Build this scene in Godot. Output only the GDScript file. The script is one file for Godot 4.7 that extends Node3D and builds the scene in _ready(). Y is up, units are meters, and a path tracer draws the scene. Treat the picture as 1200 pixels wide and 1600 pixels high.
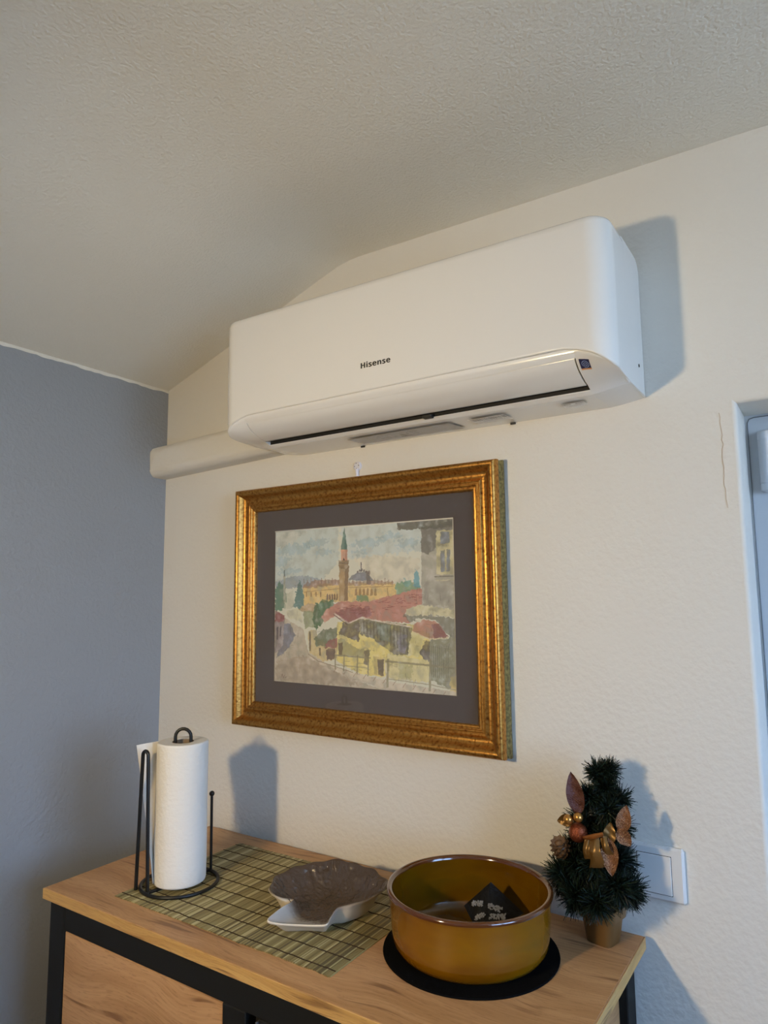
extends Node3D
# World: x runs right along the back wall from the corner with the grey wall, y up from the floor, z out of the back wall into the room. Metres.
const Y := 1.4        # height of the eye; the measured heights below are relative to it
const LAMP := Color(1.0, 0.893, 0.695)   # colour and strength of the lamp's bulb
const LAMP_POWER := 1.08
const AIM := Vector3(0.84, 1.12, 0.0)
const DAY := 17.6
const TOP := 0.8811   # height of the sideboard's top

var M := {}

# ------------------------------------------------------------------ mesh builder
class MB:
	var v := PackedVector3Array()
	var uv := PackedVector2Array()
	var c := PackedColorArray()
	var idx := PackedInt32Array()
	var col := Color.WHITE

	func p(a: Vector3, t := Vector2.ZERO) -> int:
		v.append(a); uv.append(t); c.append(col)
		return v.size() - 1

	# a rectangular net of points f(i, j); normals run along (d/di x d/dj) unless flipped
	func grid(nu: int, nv: int, f: Callable, close_u := false, flip := false, uvf = null):
		var b := v.size()
		for i in nu:
			for j in nv:
				var q: Vector3 = f.call(i, j)
				var t := Vector2(float(i) / max(1, nu - 1), float(j) / max(1, nv - 1))
				if uvf != null:
					t = uvf.call(i, j)
				p(q, t)
		var last := nu if close_u else nu - 1
		for i in last:
			var i2 := (i + 1) % nu
			for j in nv - 1:
				var a := b + i * nv + j
				var d := b + i2 * nv + j
				if flip:
					idx.append_array([a, d, a + 1, d, d + 1, a + 1])
				else:
					idx.append_array([a, a + 1, d, d, a + 1, d + 1])

	# a flat convex polygon facing away from the point "inside"
	func face(pts: Array, inside: Vector3, uvs = null):
		var b := v.size()
		for k in pts.size():
			p(pts[k], uvs[k] if uvs != null else Vector2.ZERO)
		var n: Vector3 = (pts[2] - pts[0]).cross(pts[1] - pts[0])
		var out: bool = n.dot(pts[0] - inside) > 0.0
		for k in range(1, pts.size() - 1):
			if out:
				idx.append_array([b, b + k, b + k + 1])
			else:
				idx.append_array([b, b + k + 1, b + k])

	# box with chamfered edges; uv in metres, grain along x (or along z on the end faces)
	func box(lo: Vector3, hi: Vector3, r := 0.0, xf := Transform3D.IDENTITY, shift := Vector2.ZERO, turn := false):
		var m := (lo + hi) * 0.5
		var h := (hi - lo) * 0.5
		r = min(r, min(h.x, min(h.y, h.z)) * 0.98)
		var o: Vector3 = xf * m
		var at := func(s: Vector3, ax: int) -> Vector3:
			var q := Vector3(s.x * (h.x - r), s.y * (h.y - r), s.z * (h.z - r))
			q[ax] = s[ax] * h[ax]
			return q
		var emit := func(qs: Array, ax: int):
			var pts := []
			var us := []
			for q in qs:
				pts.append(xf * (m + q))
				var w: Vector3 = m + q
				var t: Vector2
				if ax == 1: t = Vector2(w.x, w.z)
				elif ax == 2: t = Vector2(w.x, w.y)
				else: t = Vector2(w.z, w.y)
				if turn: t = Vector2(t.y, t.x)
				us.append(t + shift)
			face(pts, o, us)
		for ax in 3:
			var b := (ax + 1) % 3
			var d := (ax + 2) % 3
			for s in [-1.0, 1.0]:
				var qs := []
				for k in [[-1, -1], [1, -1], [1, 1], [-1, 1]]:
					var sg := Vector3.ZERO
					sg[ax] = s; sg[b] = k[0]; sg[d] = k[1]
					qs.append(at.call(sg, ax))
				emit.call(qs, ax)
		if r <= 0.0:
			return
		for ax in 3:
			var b := (ax + 1) % 3
			var d := (ax + 2) % 3
			for s1 in [-1.0, 1.0]:
				for s2 in [-1.0, 1.0]:
					var lo_s := Vector3.ZERO
					lo_s[ax] = -1; lo_s[b] = s1; lo_s[d] = s2
					var hi_s := lo_s
					hi_s[ax] = 1
					emit.call([at.call(lo_s, b), at.call(hi_s, b), at.call(hi_s, d), at.call(lo_s, d)], b)
		for sx in [-1.0, 1.0]:
			for sy in [-1.0, 1.0]:
				for sz in [-1.0, 1.0]:
					var s := Vector3(sx, sy, sz)
					emit.call([at.call(s, 0), at.call(s, 1), at.call(s, 2)], 0)

	# profile of (radius, height) turned round y
	func lathe(prof: Array, segs: int, at := Vector3.ZERO, flip := false):
		var f := func(i: int, j: int) -> Vector3:
			var a := TAU * i / segs
			return at + Vector3(cos(a) * prof[j].x, prof[j].y, sin(a) * prof[j].x)
		var g := func(i: int, j: int) -> Vector2:
			return Vector2(float(i) / segs, prof[j].y * 4.0)
		grid(segs, prof.size(), f, true, flip, g)

	# round bar along a path
	func tube(path: Array, r, segs := 8, closed := false, cap := true):
		var n := path.size()
		var frames := []
		var up := Vector3.UP
		var first: Vector3 = path[1] - path[0]
		if abs(first.normalized().y) > 0.9: up = Vector3.RIGHT
		var side := Vector3.ZERO
		for k in n:
			var d: Vector3
			if closed: d = path[(k + 1) % n] - path[(k - 1 + n) % n]
			elif k == 0: d = path[1] - path[0]
			elif k == n - 1: d = path[n - 1] - path[n - 2]
			else: d = path[k + 1] - path[k - 1]
			d = d.normalized()
			if side == Vector3.ZERO: side = d.cross(up).normalized()
			side = (side - d * side.dot(d)).normalized()
			frames.append([side, d.cross(side)])
		var rad := func(k: int) -> float: return r[k] if r is Array else r
		var f := func(i: int, j: int) -> Vector3:
			var a := TAU * j / segs
			return path[i] + (frames[i][0] * cos(a) + frames[i][1] * sin(a)) * rad.call(i)
		var ring := v.size()
		grid(n, segs + 1, f, closed)
		if cap and not closed:
			for e in [0, n - 1]:
				var pts := []
				for j in segs: pts.append(v[ring + e * (segs + 1) + j])
				var q: Vector3 = path[1] if e == 0 else path[n - 2]
				face(pts, q)

	func ball(at: Vector3, r: Vector3, nu := 16, nv := 10, xf := Basis.IDENTITY):
		var f := func(i: int, j: int) -> Vector3:
			var a := TAU * i / nu
			var b := PI * j / (nv - 1)
			return at + xf * (Vector3(sin(b) * cos(a), cos(b), sin(b) * sin(a)) * r)
		grid(nu, nv, f, true, true)

	func commit() -> ArrayMesh:
		var n := PackedVector3Array()
		n.resize(v.size())
		var k := 0
		while k < idx.size():
			var a := idx[k]; var b := idx[k + 1]; var d := idx[k + 2]
			var w: Vector3 = (v[d] - v[a]).cross(v[b] - v[a])
			n[a] += w; n[b] += w; n[d] += w
			k += 3
		for i in n.size():
			n[i] = n[i].normalized() if n[i].length_squared() > 1e-24 else Vector3.UP
		var arr := []
		arr.resize(Mesh.ARRAY_MAX)
		arr[Mesh.ARRAY_VERTEX] = v
		arr[Mesh.ARRAY_NORMAL] = n
		arr[Mesh.ARRAY_TEX_UV] = uv
		arr[Mesh.ARRAY_COLOR] = c
		arr[Mesh.ARRAY_INDEX] = idx
		var m := ArrayMesh.new()
		m.add_surface_from_arrays(Mesh.PRIMITIVE_TRIANGLES, arr)
		return m

# ------------------------------------------------------------------ scene helpers
func part(called: String, mb, m: Material, parent: Node3D, label := "") -> MeshInstance3D:
	var o := MeshInstance3D.new()
	o.name = called
	o.mesh = mb.commit() if mb is MB else mb
	o.material_override = m
	o.cast_shadow = GeometryInstance3D.SHADOW_CASTING_SETTING_ON
	parent.add_child(o, true)
	if label != "": o.set_meta("label", label)
	return o

func thing(called: String, label: String, category: String, at := Vector3.ZERO, group := "") -> Node3D:
	var o := Node3D.new()
	o.name = called
	add_child(o, true)
	o.position = at
	o.set_meta("label", label)
	o.set_meta("category", category)
	if group != "": o.set_meta("group", group)
	return o

func structure(called: String, mb, m: Material, label: String, category: String) -> MeshInstance3D:
	var o := part(called, mb, m, self, label)
	o.set_meta("category", category)
	o.set_meta("kind", "structure")
	return o

func noise(seed_: int, freq: float, oct := 3, type := FastNoiseLite.TYPE_SIMPLEX_SMOOTH) -> FastNoiseLite:
	var n := FastNoiseLite.new()
	n.seed = seed_; n.frequency = freq; n.noise_type = type
	n.fractal_type = FastNoiseLite.FRACTAL_FBM if oct > 1 else FastNoiseLite.FRACTAL_NONE
	n.fractal_octaves = oct
	return n

func seamless(seed_: int, freq: float, size := 512, oct := 3, type := FastNoiseLite.TYPE_SIMPLEX_SMOOTH) -> ImageTexture:
	return tex(noise(seed_, freq, oct, type).get_seamless_image(size, size))

func tex(im: Image) -> ImageTexture:
	im.generate_mipmaps()
	return ImageTexture.create_from_image(im)

# a seamless noise spread over a ramp of colours
func ramp_tex(seed_: int, freq: float, oct: int, stops: Array, size := 256) -> ImageTexture:
	var im := noise(seed_, freq, oct).get_seamless_image(size, size)
	var out := Image.create(size, size, false, Image.FORMAT_RGB8)
	for y in size:
		for x in size:
			var t := im.get_pixel(x, y).r
			var k := 0
			while k < stops.size() - 2 and t > stops[k + 1][0]: k += 1
			var s: float = clamp((t - stops[k][0]) / (stops[k + 1][0] - stops[k][0]), 0.0, 1.0)
			out.set_pixel(x, y, stops[k][1].lerp(stops[k + 1][1], s))
	return tex(out)

func mat(color: Color, rough := 0.6, metal := 0.0) -> StandardMaterial3D:
	var m := StandardMaterial3D.new()
	m.albedo_color = color
	m.roughness = rough
	m.metallic = metal
	return m

func rgb(r: int, g: int, b: int) -> Color:
	return Color8(r, g, b)

func relief(m: StandardMaterial3D, t: Texture2D, cm: float, scale: float, world := true):
	m.heightmap_enabled = true
	m.heightmap_texture = t
	m.heightmap_scale = cm
	m.uv1_triplanar = true
	m.uv1_world_triplanar = world
	m.uv1_scale = Vector3.ONE * scale

# ------------------------------------------------------------------ start
func _ready():
	# camera
	var cam := Camera3D.new()
	cam.name = "camera"
	cam.position = Vector3(1.4491, Y, 1.16)
	cam.rotation_degrees = Vector3(6.885, 33.436, -0.536)
	cam.fov = 73.67
	cam.near = 0.02
	add_child(cam)
	cam.current = true
	# sky: overcast daylight that enters by the window in the right wall
	var sm := ProceduralSkyMaterial.new()
	sm.sky_top_color = Color(0.52, 0.68, 0.90)
	sm.sky_horizon_color = Color(0.64, 0.77, 0.93)
	sm.ground_bottom_color = Color(0.55, 0.63, 0.72)
	sm.ground_horizon_color = Color(0.60, 0.72, 0.86)
	sm.sky_energy_multiplier = 1.0
	sm.sun_angle_max = 0.0
	var sky := Sky.new()
	sky.sky_material = sm
	var env := Environment.new()
	env.background_mode = Environment.BG_SKY
	env.sky = sky
	env.background_energy_multiplier = DAY
	env.tonemap_mode = Environment.TONE_MAPPER_LINEAR
	env.tonemap_exposure = 1.0
	env.sdfgi_enabled = true
	env.ssao_enabled = true
	env.ssil_enabled = true
	var we := WorldEnvironment.new()
	we.name = "environment"
	we.environment = env
	add_child(we)
	materials()
	room()
	floor_lamp()
	sideboard()
	air_conditioner()
	pipe_duct()
	picture()
	wall_hook()
	bamboo_mat()
	towel_holder()
	paper_roll()
	mushroom_dish()
	round_mat()
	casserole()
	sachet()
	small_tree()
	light_switch()

func materials():
	var plaster_bump := seamless(3, 0.055, 512, 4)
	var ceiling_bump := seamless(5, 0.075, 512, 4)
	M.wall = mat(Color(0.87, 0.85, 0.81), 0.9)
	relief(M.wall, plaster_bump, 0.07, 2.6)
	M.ceiling = mat(Color(0.88, 0.86, 0.81), 0.9)
	relief(M.ceiling, ceiling_bump, 0.12, 3.4)
	M.grey_wall = mat(Color(0.585, 0.595, 0.605), 0.85)
	relief(M.grey_wall, plaster_bump, 0.10, 2.8)
	M.floor = mat(Color(0.42, 0.33, 0.25), 0.5)
	M.pvc = mat(Color(0.80, 0.81, 0.82), 0.35)
	M.ac = mat(Color(0.90, 0.89, 0.87), 0.22)
	M.ac.clearcoat_enabled = true
	M.ac.clearcoat = 0.35
	M.ac.clearcoat_roughness = 0.1
	M.ac_matte = mat(Color(0.84, 0.83, 0.81), 0.35)
	M.dark_slot = mat(Color(0.05, 0.045, 0.04), 0.7)
	M.print = mat(Color(0.13, 0.12, 0.11), 0.5)
	M.black = mat(Color(0.11, 0.108, 0.10), 0.55)
	M.black.metallic_specular = .3
	M.wire = mat(Color(0.03, 0.03, 0.03), 0.4)
	M.glass = mat(Color(1, 1, 1, 0.04), 0.02)
	M.glass.transparency = BaseMaterial3D.TRANSPARENCY_ALPHA
	M.wood = mat(Color.WHITE, 0.5)
	M.wood.albedo_texture = tex(wood_image(11, [rgb(194, 150, 104), rgb(172, 128, 82), rgb(116, 78, 44)]))
	M.wood.uv1_scale = Vector3(1.03, 2.45, 1)
	M.wood_edge = mat(Color.WHITE, 0.5)
	M.wood_edge.albedo_texture = tex(wood_image(29, [rgb(206, 164, 98), rgb(184, 140, 78), rgb(120, 84, 46)]))
	M.wood_edge.uv1_scale = Vector3(1.03, 4.5, 1)

func wood_image(sd: int, tones: Array) -> Image:
	# grain along x: broad pale bands, fine fibres, a few dark streaks and short pores
	var w := 1024
	var h := 512
	var im := Image.create(w, h, false, Image.FORMAT_RGB8)
	var broad := noise(sd, 0.005, 2)
	var fibre := noise(sd + 1, 0.09, 3)
	var warp := noise(sd + 2, 0.006, 2)
	var streak := noise(sd + 3, 0.018, 3)
	var where := noise(sd + 5, 0.004, 2)
	var pore := noise(sd + 4, 0.16, 2)
	for y in h:
		for x in w:
			var wy := y + 22.0 * warp.get_noise_2d(x * 0.55, y * 0.9)
			var a := broad.get_noise_2d(x * 0.4, wy * 2.6)
			var f := fibre.get_noise_2d(x * 0.055, wy * 1.5)
			var d := streak.get_noise_2d(x * 0.13, wy * 2.4)
			var m := where.get_noise_2d(x * 1.1, y * 1.6)
			var q := pore.get_noise_2d(x * 0.14, wy * 1.6)
			var col: Color = tones[0].lerp(tones[1], clamp(0.5 + a * 0.8 + f * 0.55, 0.0, 1.0))
			var s: float = smoothstep(0.18, 0.42, d) * smoothstep(-0.05, 0.35, m) * 0.7 + smoothstep(0.30, 0.5, q) * 0.25
			im.set_pixel(x, y, col.lerp(tones[2], clamp(s, 0.0, 0.85)))
	return im

# ------------------------------------------------------------------ the room
func ceil_y(x: float, z := 0.0) -> float:
	var a := Y + 0.5419 + 0.335 * x                 # the slope that rises from the grey wall
	var b := Y + 0.7485 - 0.0175 * x                # the flat part
	var k: float = lerp(0.014, 0.055, smoothstep(0.0, 0.4, z))                                  # how soft the bend is
	var h: float = clamp(0.5 + 0.5 * (b - a) / k, 0.0, 1.0)
	return lerp(b, a, h) - k * h * (1.0 - h)

func room():
	var W := 2.9     # width of the room
	var D := 3.1     # depth of the room
	# back wall with the door opening at its right
	var mb := MB.new()
	var ox := 1.338
	var oy := Y + 0.289
	var ox2 := 2.2
	var r := 0.007
	var hi := 2.35
	for q in [[-0.15, 0.0, ox - r, hi], [ox - r, oy + r, ox2 + r, hi], [ox2 + r, 0.0, W + 0.15, hi]]:
		mb.face([Vector3(q[0], q[1], 0), Vector3(q[2], q[1], 0), Vector3(q[2], q[3], 0), Vector3(q[0], q[3], 0)], Vector3(1, 1, -1))
		mb.face([Vector3(q[0], q[1], -0.25), Vector3(q[2], q[1], -0.25), Vector3(q[2], q[3], -0.25), Vector3(q[0], q[3], -0.25)], Vector3(1, 1, 1))
	var edge := [Vector2(ox, 0), Vector2(ox, oy), Vector2(ox2, oy), Vector2(ox2, 0)]
	var outw := [Vector2(-1, 0), Vector2(-1, 1), Vector2(1, 1), Vector2(1, 0)]
	for k in 3:
		var f := func(i: int, j: int) -> Vector3:
			var e: Vector2 = edge[k + i]
			var o: Vector2 = outw[k + i]
			if j > 6:
				return Vector3(e.x, e.y, -0.25)
			var a := PI / 2 * j / 6.0
			e += o * r * (1.0 - sin(a))
			return Vector3(e.x, e.y, -r * (1.0 - cos(a)))
		mb.grid(2, 8, f)
	mb.face([Vector3(-0.15, hi, 0), Vector3(W + 0.15, hi, 0), Vector3(W + 0.15, hi, -0.25), Vector3(-0.15, hi, -0.25)], Vector3(1, 1, -.1))
	mb.face([Vector3(-0.15, 0, 0), Vector3(-0.15, hi, 0), Vector3(-0.15, hi, -0.25), Vector3(-0.15, 0, -0.25)], Vector3(1, 1, -.1))
	mb.face([Vector3(W + .15, 0, 0), Vector3(W + .15, hi, 0), Vector3(W + .15, hi, -0.25), Vector3(W + .15, 0, -0.25)], Vector3(1, 1, -.1))
	var back := structure("wall_back", mb, M.wall, "white plastered wall carrying the air conditioner and the picture", "wall")
	# hairline crack beside the door reveal
	mb = MB.new()
	var pts := []
	var cn := noise(4, 9.0, 3)
	for k in 22:
		var t := k / 21.0
		pts.append(Vector3(1.3127 + 0.002 * t + 0.004 * cn.get_noise_1d(t * 0.6), Y + 0.277 - 0.150 * t, 0.0002))
	var cf := func(i: int, j: int) -> Vector3:
		var w: float = 0.0011 * (1.0 - abs(i / 10.5 - 1.0) * 0.6)
		return pts[i] + Vector3((j - 1) * w, 0, 0.0006 if j == 1 else -0.0004)
	mb.grid(22, 3, cf)
	part("plaster_crack", mb, mat(Color(0.79, 0.73, 0.66), 0.9), back, "brownish hairline crack in the plaster")
	# grey wall on the left
	mb = MB.new()
	mb.box(Vector3(-0.15, 0, -0.0), Vector3(0, 2.35, D + 0.15))
	var left := structure("wall_left", mb, M.grey_wall, "blue-grey painted plaster wall at the corner", "wall")
	# ragged edge of white ceiling paint on top of the grey
	mb = MB.new()
	var en := noise(8, 26.0, 3)
	var ef := func(i: int, j: int) -> Vector3:
		var z := 0.001 + 0.012 * i
		if j == 1:
			return Vector3(0.0012, ceil_y(0.0) - 0.004 - 0.0035 * (en.get_noise_1d(z) + 0.3), z)
		return Vector3(0.0002 if j == 2 else 0.0012, ceil_y(0.0) - 0.0055 - 0.0035 * (en.get_noise_1d(z) + 0.3) if j == 2 else ceil_y(0.0) + 0.002, z)
	mb.grid(230, 3, ef)
	part("paint_edge", mb, M.ceiling, left, "ragged white edge of ceiling paint")
	# ceiling: a slope on the left that bends into the flat part
	mb = MB.new()
	var xs := []
	for k in 8: xs.append(-0.15 + 0.45 * k / 7.0)
	for k in range(1, 41): xs.append(0.3 + 0.75 * k / 40.0)
	for k in range(1, 7): xs.append(1.05 + (W + 0.15 - 1.05) * k / 6.0)
	var zc := [-0.02, 0.05, 0.1, 0.15, 0.2, 0.25, 0.3, 0.35, 0.4, 1.0, 2.0, D + 0.15]
	var nz := zc.size()
	mb.grid(xs.size(), nz, func(i, j): return Vector3(xs[i], ceil_y(xs[i], zc[j]), zc[j]))
	mb.grid(xs.size(), nz, func(i, j): return Vector3(xs[i], ceil_y(xs[i], zc[j]) + 0.18, zc[j]), false, true)
	for j in [0, nz - 1]:
		mb.grid(xs.size(), 2, func(i, k): return Vector3(xs[i], ceil_y(xs[i], zc[j]) + 0.18 * k, zc[j]), false, j > 0)
	structure("ceiling", mb, M.ceiling, "white rough plaster ceiling that slopes down to the grey wall", "ceiling")
	mb = MB.new()
	mb.box(Vector3(-0.15, -0.12, -0.25), Vector3(W + 0.15, 0, D + 0.15))
	structure("floor", mb, M.floor, "brown floor of the room", "floor")
	mb = MB.new()
	mb.box(Vector3(0, 0, D), Vector3(W, 2.35, D + 0.15))
	structure("wall_front", mb, M.wall, "white plastered wall opposite the picture", "wall")
	# right wall with its window opening
	mb = MB.new()
	var wy0 := 0.9
	var wy1 := 2.0
	var wz0 := 0.35
	var wz1 := 1.75
	mb.box(Vector3(W, 0, 0), Vector3(W + 0.2, wy0, D + .15))
	mb.box(Vector3(W, wy1, 0), Vector3(W + 0.2, 2.35, D + .15))
	mb.box(Vector3(W, wy0, 0), Vector3(W + 0.2, wy1, wz0))
	mb.box(Vector3(W, wy0, wz1), Vector3(W + 0.2, wy1, D + .15))
	structure("wall_right", mb, M.wall, "white plastered wall with the window", "wall")
	mb = MB.new()
	var fx0 := W + 0.08
	var fx1 := W + 0.14
	for q in [[wz0, wy0, wz1, wy0 + .06], [wz0, wy1 - .06, wz1, wy1], [wz0, wy0, wz0 + .06, wy1], [wz1 - .06, wy0, wz1, wy1], [(wz0 + wz1) / 2 - .04, wy0, (wz0 + wz1) / 2 + .04, wy1]]:
		mb.box(Vector3(fx0, q[1], q[0]), Vector3(fx1, q[3], q[2]), 0.005)
	var win := structure("window_1", mb, M.pvc, "white two-pane window in the side wall", "window")
	for s in 2:
		mb = MB.new()
		var z0: float = wz0 + .06 if s == 0 else (wz0 + wz1) / 2 + .04
		var z1: float = (wz0 + wz1) / 2 - .04 if s == 0 else wz1 - .06
		mb.face([Vector3(W + .11, wy0 + .06, z0), Vector3(W + .11, wy1 - .06, z0), Vector3(W + .11, wy1 - .06, z1), Vector3(W + .11, wy0 + .06, z1)], Vector3(W + 1, 1, 1))
		part("pane", mb, M.glass, win)
	# balcony door in the reveal of the back wall
	mb = MB.new()
	var dz := -0.10
	for q in [[ox - .02, 0.0, ox + .06, oy + .02], [ox2 - .06, 0.0, ox2 + .02, oy + .02], [ox + .055, oy - .06, ox2 - .055, oy + .02]]:
		mb.box(Vector3(q[0], q[1], dz - 0.07), Vector3(q[2], q[3], dz), 0.004)
	var door := structure("door_1", mb, M.pvc, "white plastic door frame deep in the wall reveal", "door")
	mb = MB.new()
	mb.box(Vector3(ox + .05, 0.02, dz - .065), Vector3(ox2 - .05, oy - .05, dz + .012 - .03), 0.006)
	part("leaf", mb, M.pvc, door)
	for y in [0.159, -0.95]:
		mb = MB.new()
		var hx := 1.366
		mb.lathe([Vector2(0, 0), Vector2(.009, 0), Vector2(.0105, .002), Vector2(.0105, .012), Vector2(.0098, .0125), Vector2(.0098, .0135), Vector2(.0105, .014), Vector2(.0105, .084), Vector2(.0098, .0845), Vector2(.0098, .0855), Vector2(.0105, .086), Vector2(.0105, .097), Vector2(.009, .099), Vector2(0, .099)], 20, Vector3(hx, Y + y, dz + .0105))
		part("hinge", mb, M.pvc, door, "white cylindrical hinge cover")
	mb = MB.new()
	mb.tube([Vector3(ox + .004, 0, dz + .001), Vector3(ox + .004, oy - .012, dz + .001), Vector3(ox + .007, oy - .006, dz + .001), Vector3(ox + .014, oy - .004, dz + .001), Vector3(ox2, oy - .004, dz + .001)], 0.0008, 6)
	part("sealing_bead", mb, mat(Color(0.52, 0.53, 0.54), 0.7), door)

func floor_lamp():
	# a reading lamp whose head is turned to the wall: its beam is soft and fades towards the ceiling
	var at := Vector3(0.725, 0, 1.50)
	var ly := Y + 0.0785
	var t := thing("floor_lamp", "slim black floor lamp with a glowing reflector bulb turned to the wall", "lamp", at)
	var head := Vector3(0, ly, 0)
	var aim := (AIM - at - head).normalized()
	var mb := MB.new()
	mb.lathe([Vector2(0, 0), Vector2(.13, 0), Vector2(.135, .006), Vector2(.13, .016), Vector2(.02, .022), Vector2(.0, .022)], 32)
	part("base", mb, M.black, t)
	mb = MB.new()
	var back := head - aim * .115
	mb.tube([Vector3(back.x, .02, back.z), Vector3(back.x, 0.7, back.z), Vector3(back.x, back.y - .01, back.z)], 0.009, 10)
	part("pole", mb, M.black, t)
	mb = MB.new()
	mb.tube([head - aim * .14, head - aim * .13, head - aim * .085, head - aim * .060], [.012, .019, .020, .017], 20)
	part("socket", mb, M.black, t)
	mb = MB.new()
	mb.tube([head - aim * .062, head - aim * .050, head - aim * .028, head - aim * .010, head - aim * .002], [.017, .019, .033, .042, .043], 28, false, false)
	part("reflector", mb, mat(Color(.75, .75, .75), .3, .9), t)
	mb = MB.new()
	mb.ball(head - aim * .004, Vector3(.040, .040, .008), 24, 12, Basis.looking_at(aim))
	var bm := mat(Color(1, 0.96, 0.9), 0.4)
	bm.emission_enabled = true
	bm.emission = LAMP
	bm.emission_energy_multiplier = 8.0
	part("bulb_face", mb, bm, t, "glowing warm white bulb face")
	var l := SpotLight3D.new()
	l.name = "bulb_light"
	l.light_color = LAMP
	l.light_energy = LAMP_POWER
	l.light_size = 0.04
	l.spot_range = 8.0
	l.spot_attenuation = 2.0
	l.spot_angle = 68.0
	l.spot_angle_attenuation = 1.0
	l.shadow_enabled = true
	t.add_child(l)
	l.position = head + aim * .006
	l.basis = Basis.looking_at(aim)

# ------------------------------------------------------------------ sideboard
func sideboard():
	var x0 := 0.213
	var x1 := 1.1637
	var zb := 0.02
	var zf := 0.4146
	var t := thing("sideboard", "oak-look sideboard with a black frame standing against the wall", "sideboard", Vector3(0.688, 0, 0.217))
	var o := t.position
	var th := 0.018
	var add := func(called: String, lo: Vector3, hi: Vector3, m: Material, r := 0.0015, parent: Node3D = t, turn := false, shift := Vector2.ZERO):
		var mb := MB.new()
		mb.box(lo - o, hi - o, r, Transform3D.IDENTITY, shift, turn)
		return part(called, mb, m, parent)
	var top: MeshInstance3D = add.call("top", Vector3(x0, TOP - th, zb), Vector3(x1, TOP, zf - 0.0012), M.wood, 0.0015, t, false, Vector2(.482, .2))
	add.call("edge_band", Vector3(x0, TOP - th, zf - 0.0012), Vector3(x1, TOP, zf), M.wood_edge, 0.0005, top, false, Vector2(0.482, 0.1))
	add.call("edge_band", Vector3(x1, TOP - th, zb), Vector3(x1 + .0012, TOP, zf), M.wood_edge, 0.0005, top, false, Vector2(0.7, 0.5))
	var lx0 := x0 + 0.018
	var lx1 := x1 - 0.018
	var lw := 0.043
	var fz := zf - 0.005
	for q in [[lx0, fz - lw], [lx1 - lw, fz - lw], [lx0, zb], [lx1 - lw, zb]]:
		add.call("leg", Vector3(q[0], 0, q[1]), Vector3(q[0] + lw, TOP - th, q[1] + lw), M.black)
	# rails
	add.call("rail", Vector3(lx0 + lw, TOP - th - .042, fz - .03), Vector3(lx1 - lw, TOP - th, fz - .001), M.black)
	add.call("rail", Vector3(lx0 + lw, .1, fz - .03), Vector3(lx1 - lw, .14, fz - .001), M.black)
	for sx in [lx0 + .005, lx1 - .035]:
		add.call("rail", Vector3(sx, TOP - th - .016, zb + lw), Vector3(sx + .03, TOP - th, fz - lw), M.black)
		add.call("side_panel", Vector3(sx + .008, .1, zb + lw), Vector3(sx + .022, TOP - th - .016, fz - lw), M.wood, .001, t, false, Vector2(.2, .3))
	add.call("back_panel", Vector3(lx0 + lw, .1, zb + .004), Vector3(lx1 - lw, TOP - th, zb + .010), M.black)
	add.call("bottom_panel", Vector3(lx0 + .01, .105, zb + .01), Vector3(lx1 - .01, .12, fz - .03), M.black)
	# left drawers, black middle with its grip, right door
	var yt := TOP - th - .0435
	var dx0 := lx0 + lw + .001
	var dx1 := 0.6655
	var h := (yt - .142) / 2.0
	for k in 2:
		add.call("drawer_front", Vector3(dx0, yt - h * (k + 1) + .003, fz - .02), Vector3(dx1, yt - h * k, fz - .003), M.wood, .001, t, false, Vector2(.43, -.475 + .335 * k))
	add.call("stile", Vector3(dx1 + .001, .14, fz - .03), Vector3(.7125, TOP - th - .042, fz - .001), M.black)
	var pm: MeshInstance3D = add.call("door", Vector3(.7365, .142, fz - .02), Vector3(lx1 - lw - .001, yt, fz - .002), M.black)
	add.call("grip_slot", Vector3(.7125, yt - .16, fz - .03), Vector3(.7365, yt + .0, fz - .022), M.dark_slot, .0005, pm)
	add.call("grip_edge", Vector3(.7335, yt - .16, fz - .02), Vector3(.7365, yt - .003, fz + .0015), mat(Color(.55, .55, .55), .3, .8), .0008, pm)
	add.call("stile", Vector3(.7125, .14, fz - .03), Vector3(.7365, yt - .16, fz - .001), M.black)

# ------------------------------------------------------------------ air conditioner
const AX0 := 0.4153
const AX1 := 1.2065
const PROF := [Vector2(0, .3105), Vector2(.05, .3080), Vector2(.09, .3056), Vector2(.110, .3045), Vector2(.1135, .3052), Vector2(.1215, .3110), Vector2(.132, .3150), Vector2(.145, .3185), Vector2(.160, .3240), Vector2(.175, .3315), Vector2(.184, .3390), Vector2(.1895, .3462), Vector2(.193, .3508), Vector2(.1962, .3555), Vector2(.1966, .3615)]

func ease_end(x: float, w: float) -> float:
	var d: float = clamp(min(x - AX0, AX1 - x) / w, 0.0, 1.0)
	return 1.0 - (1.0 - d) * (1.0 - d)

func seam_y(x: float) -> float:
	return 0.3255 + 0.0325 * ease_end(x, 0.085)

func front_z(x: float) -> float:
	var R := 0.035
	var d: float = max(0.0, min(x - AX0, AX1 - x))
	return 0.2 if d >= R else 0.165 + sqrt(R * R - (R - d) * (R - d))

func under(x: float, p: Vector2) -> Vector3:
	var yb := 0.3105 + 0.010 * pow(1.0 - ease_end(x, 0.10), 1.0)
	var y := yb + (p.y - 0.3105) / (0.358 - 0.3105) * (seam_y(x) - yb)
	return Vector3(x, Y + y, p.x * front_z(x) / 0.2)

func prof_at(z: float) -> Vector2:
	for k in PROF.size() - 1:
		if z <= PROF[k + 1].x:
			var s: float = (z - PROF[k].x) / (PROF[k + 1].x - PROF[k].x)
			return PROF[k].lerp(PROF[k + 1], s)
	return PROF[-1]

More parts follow.
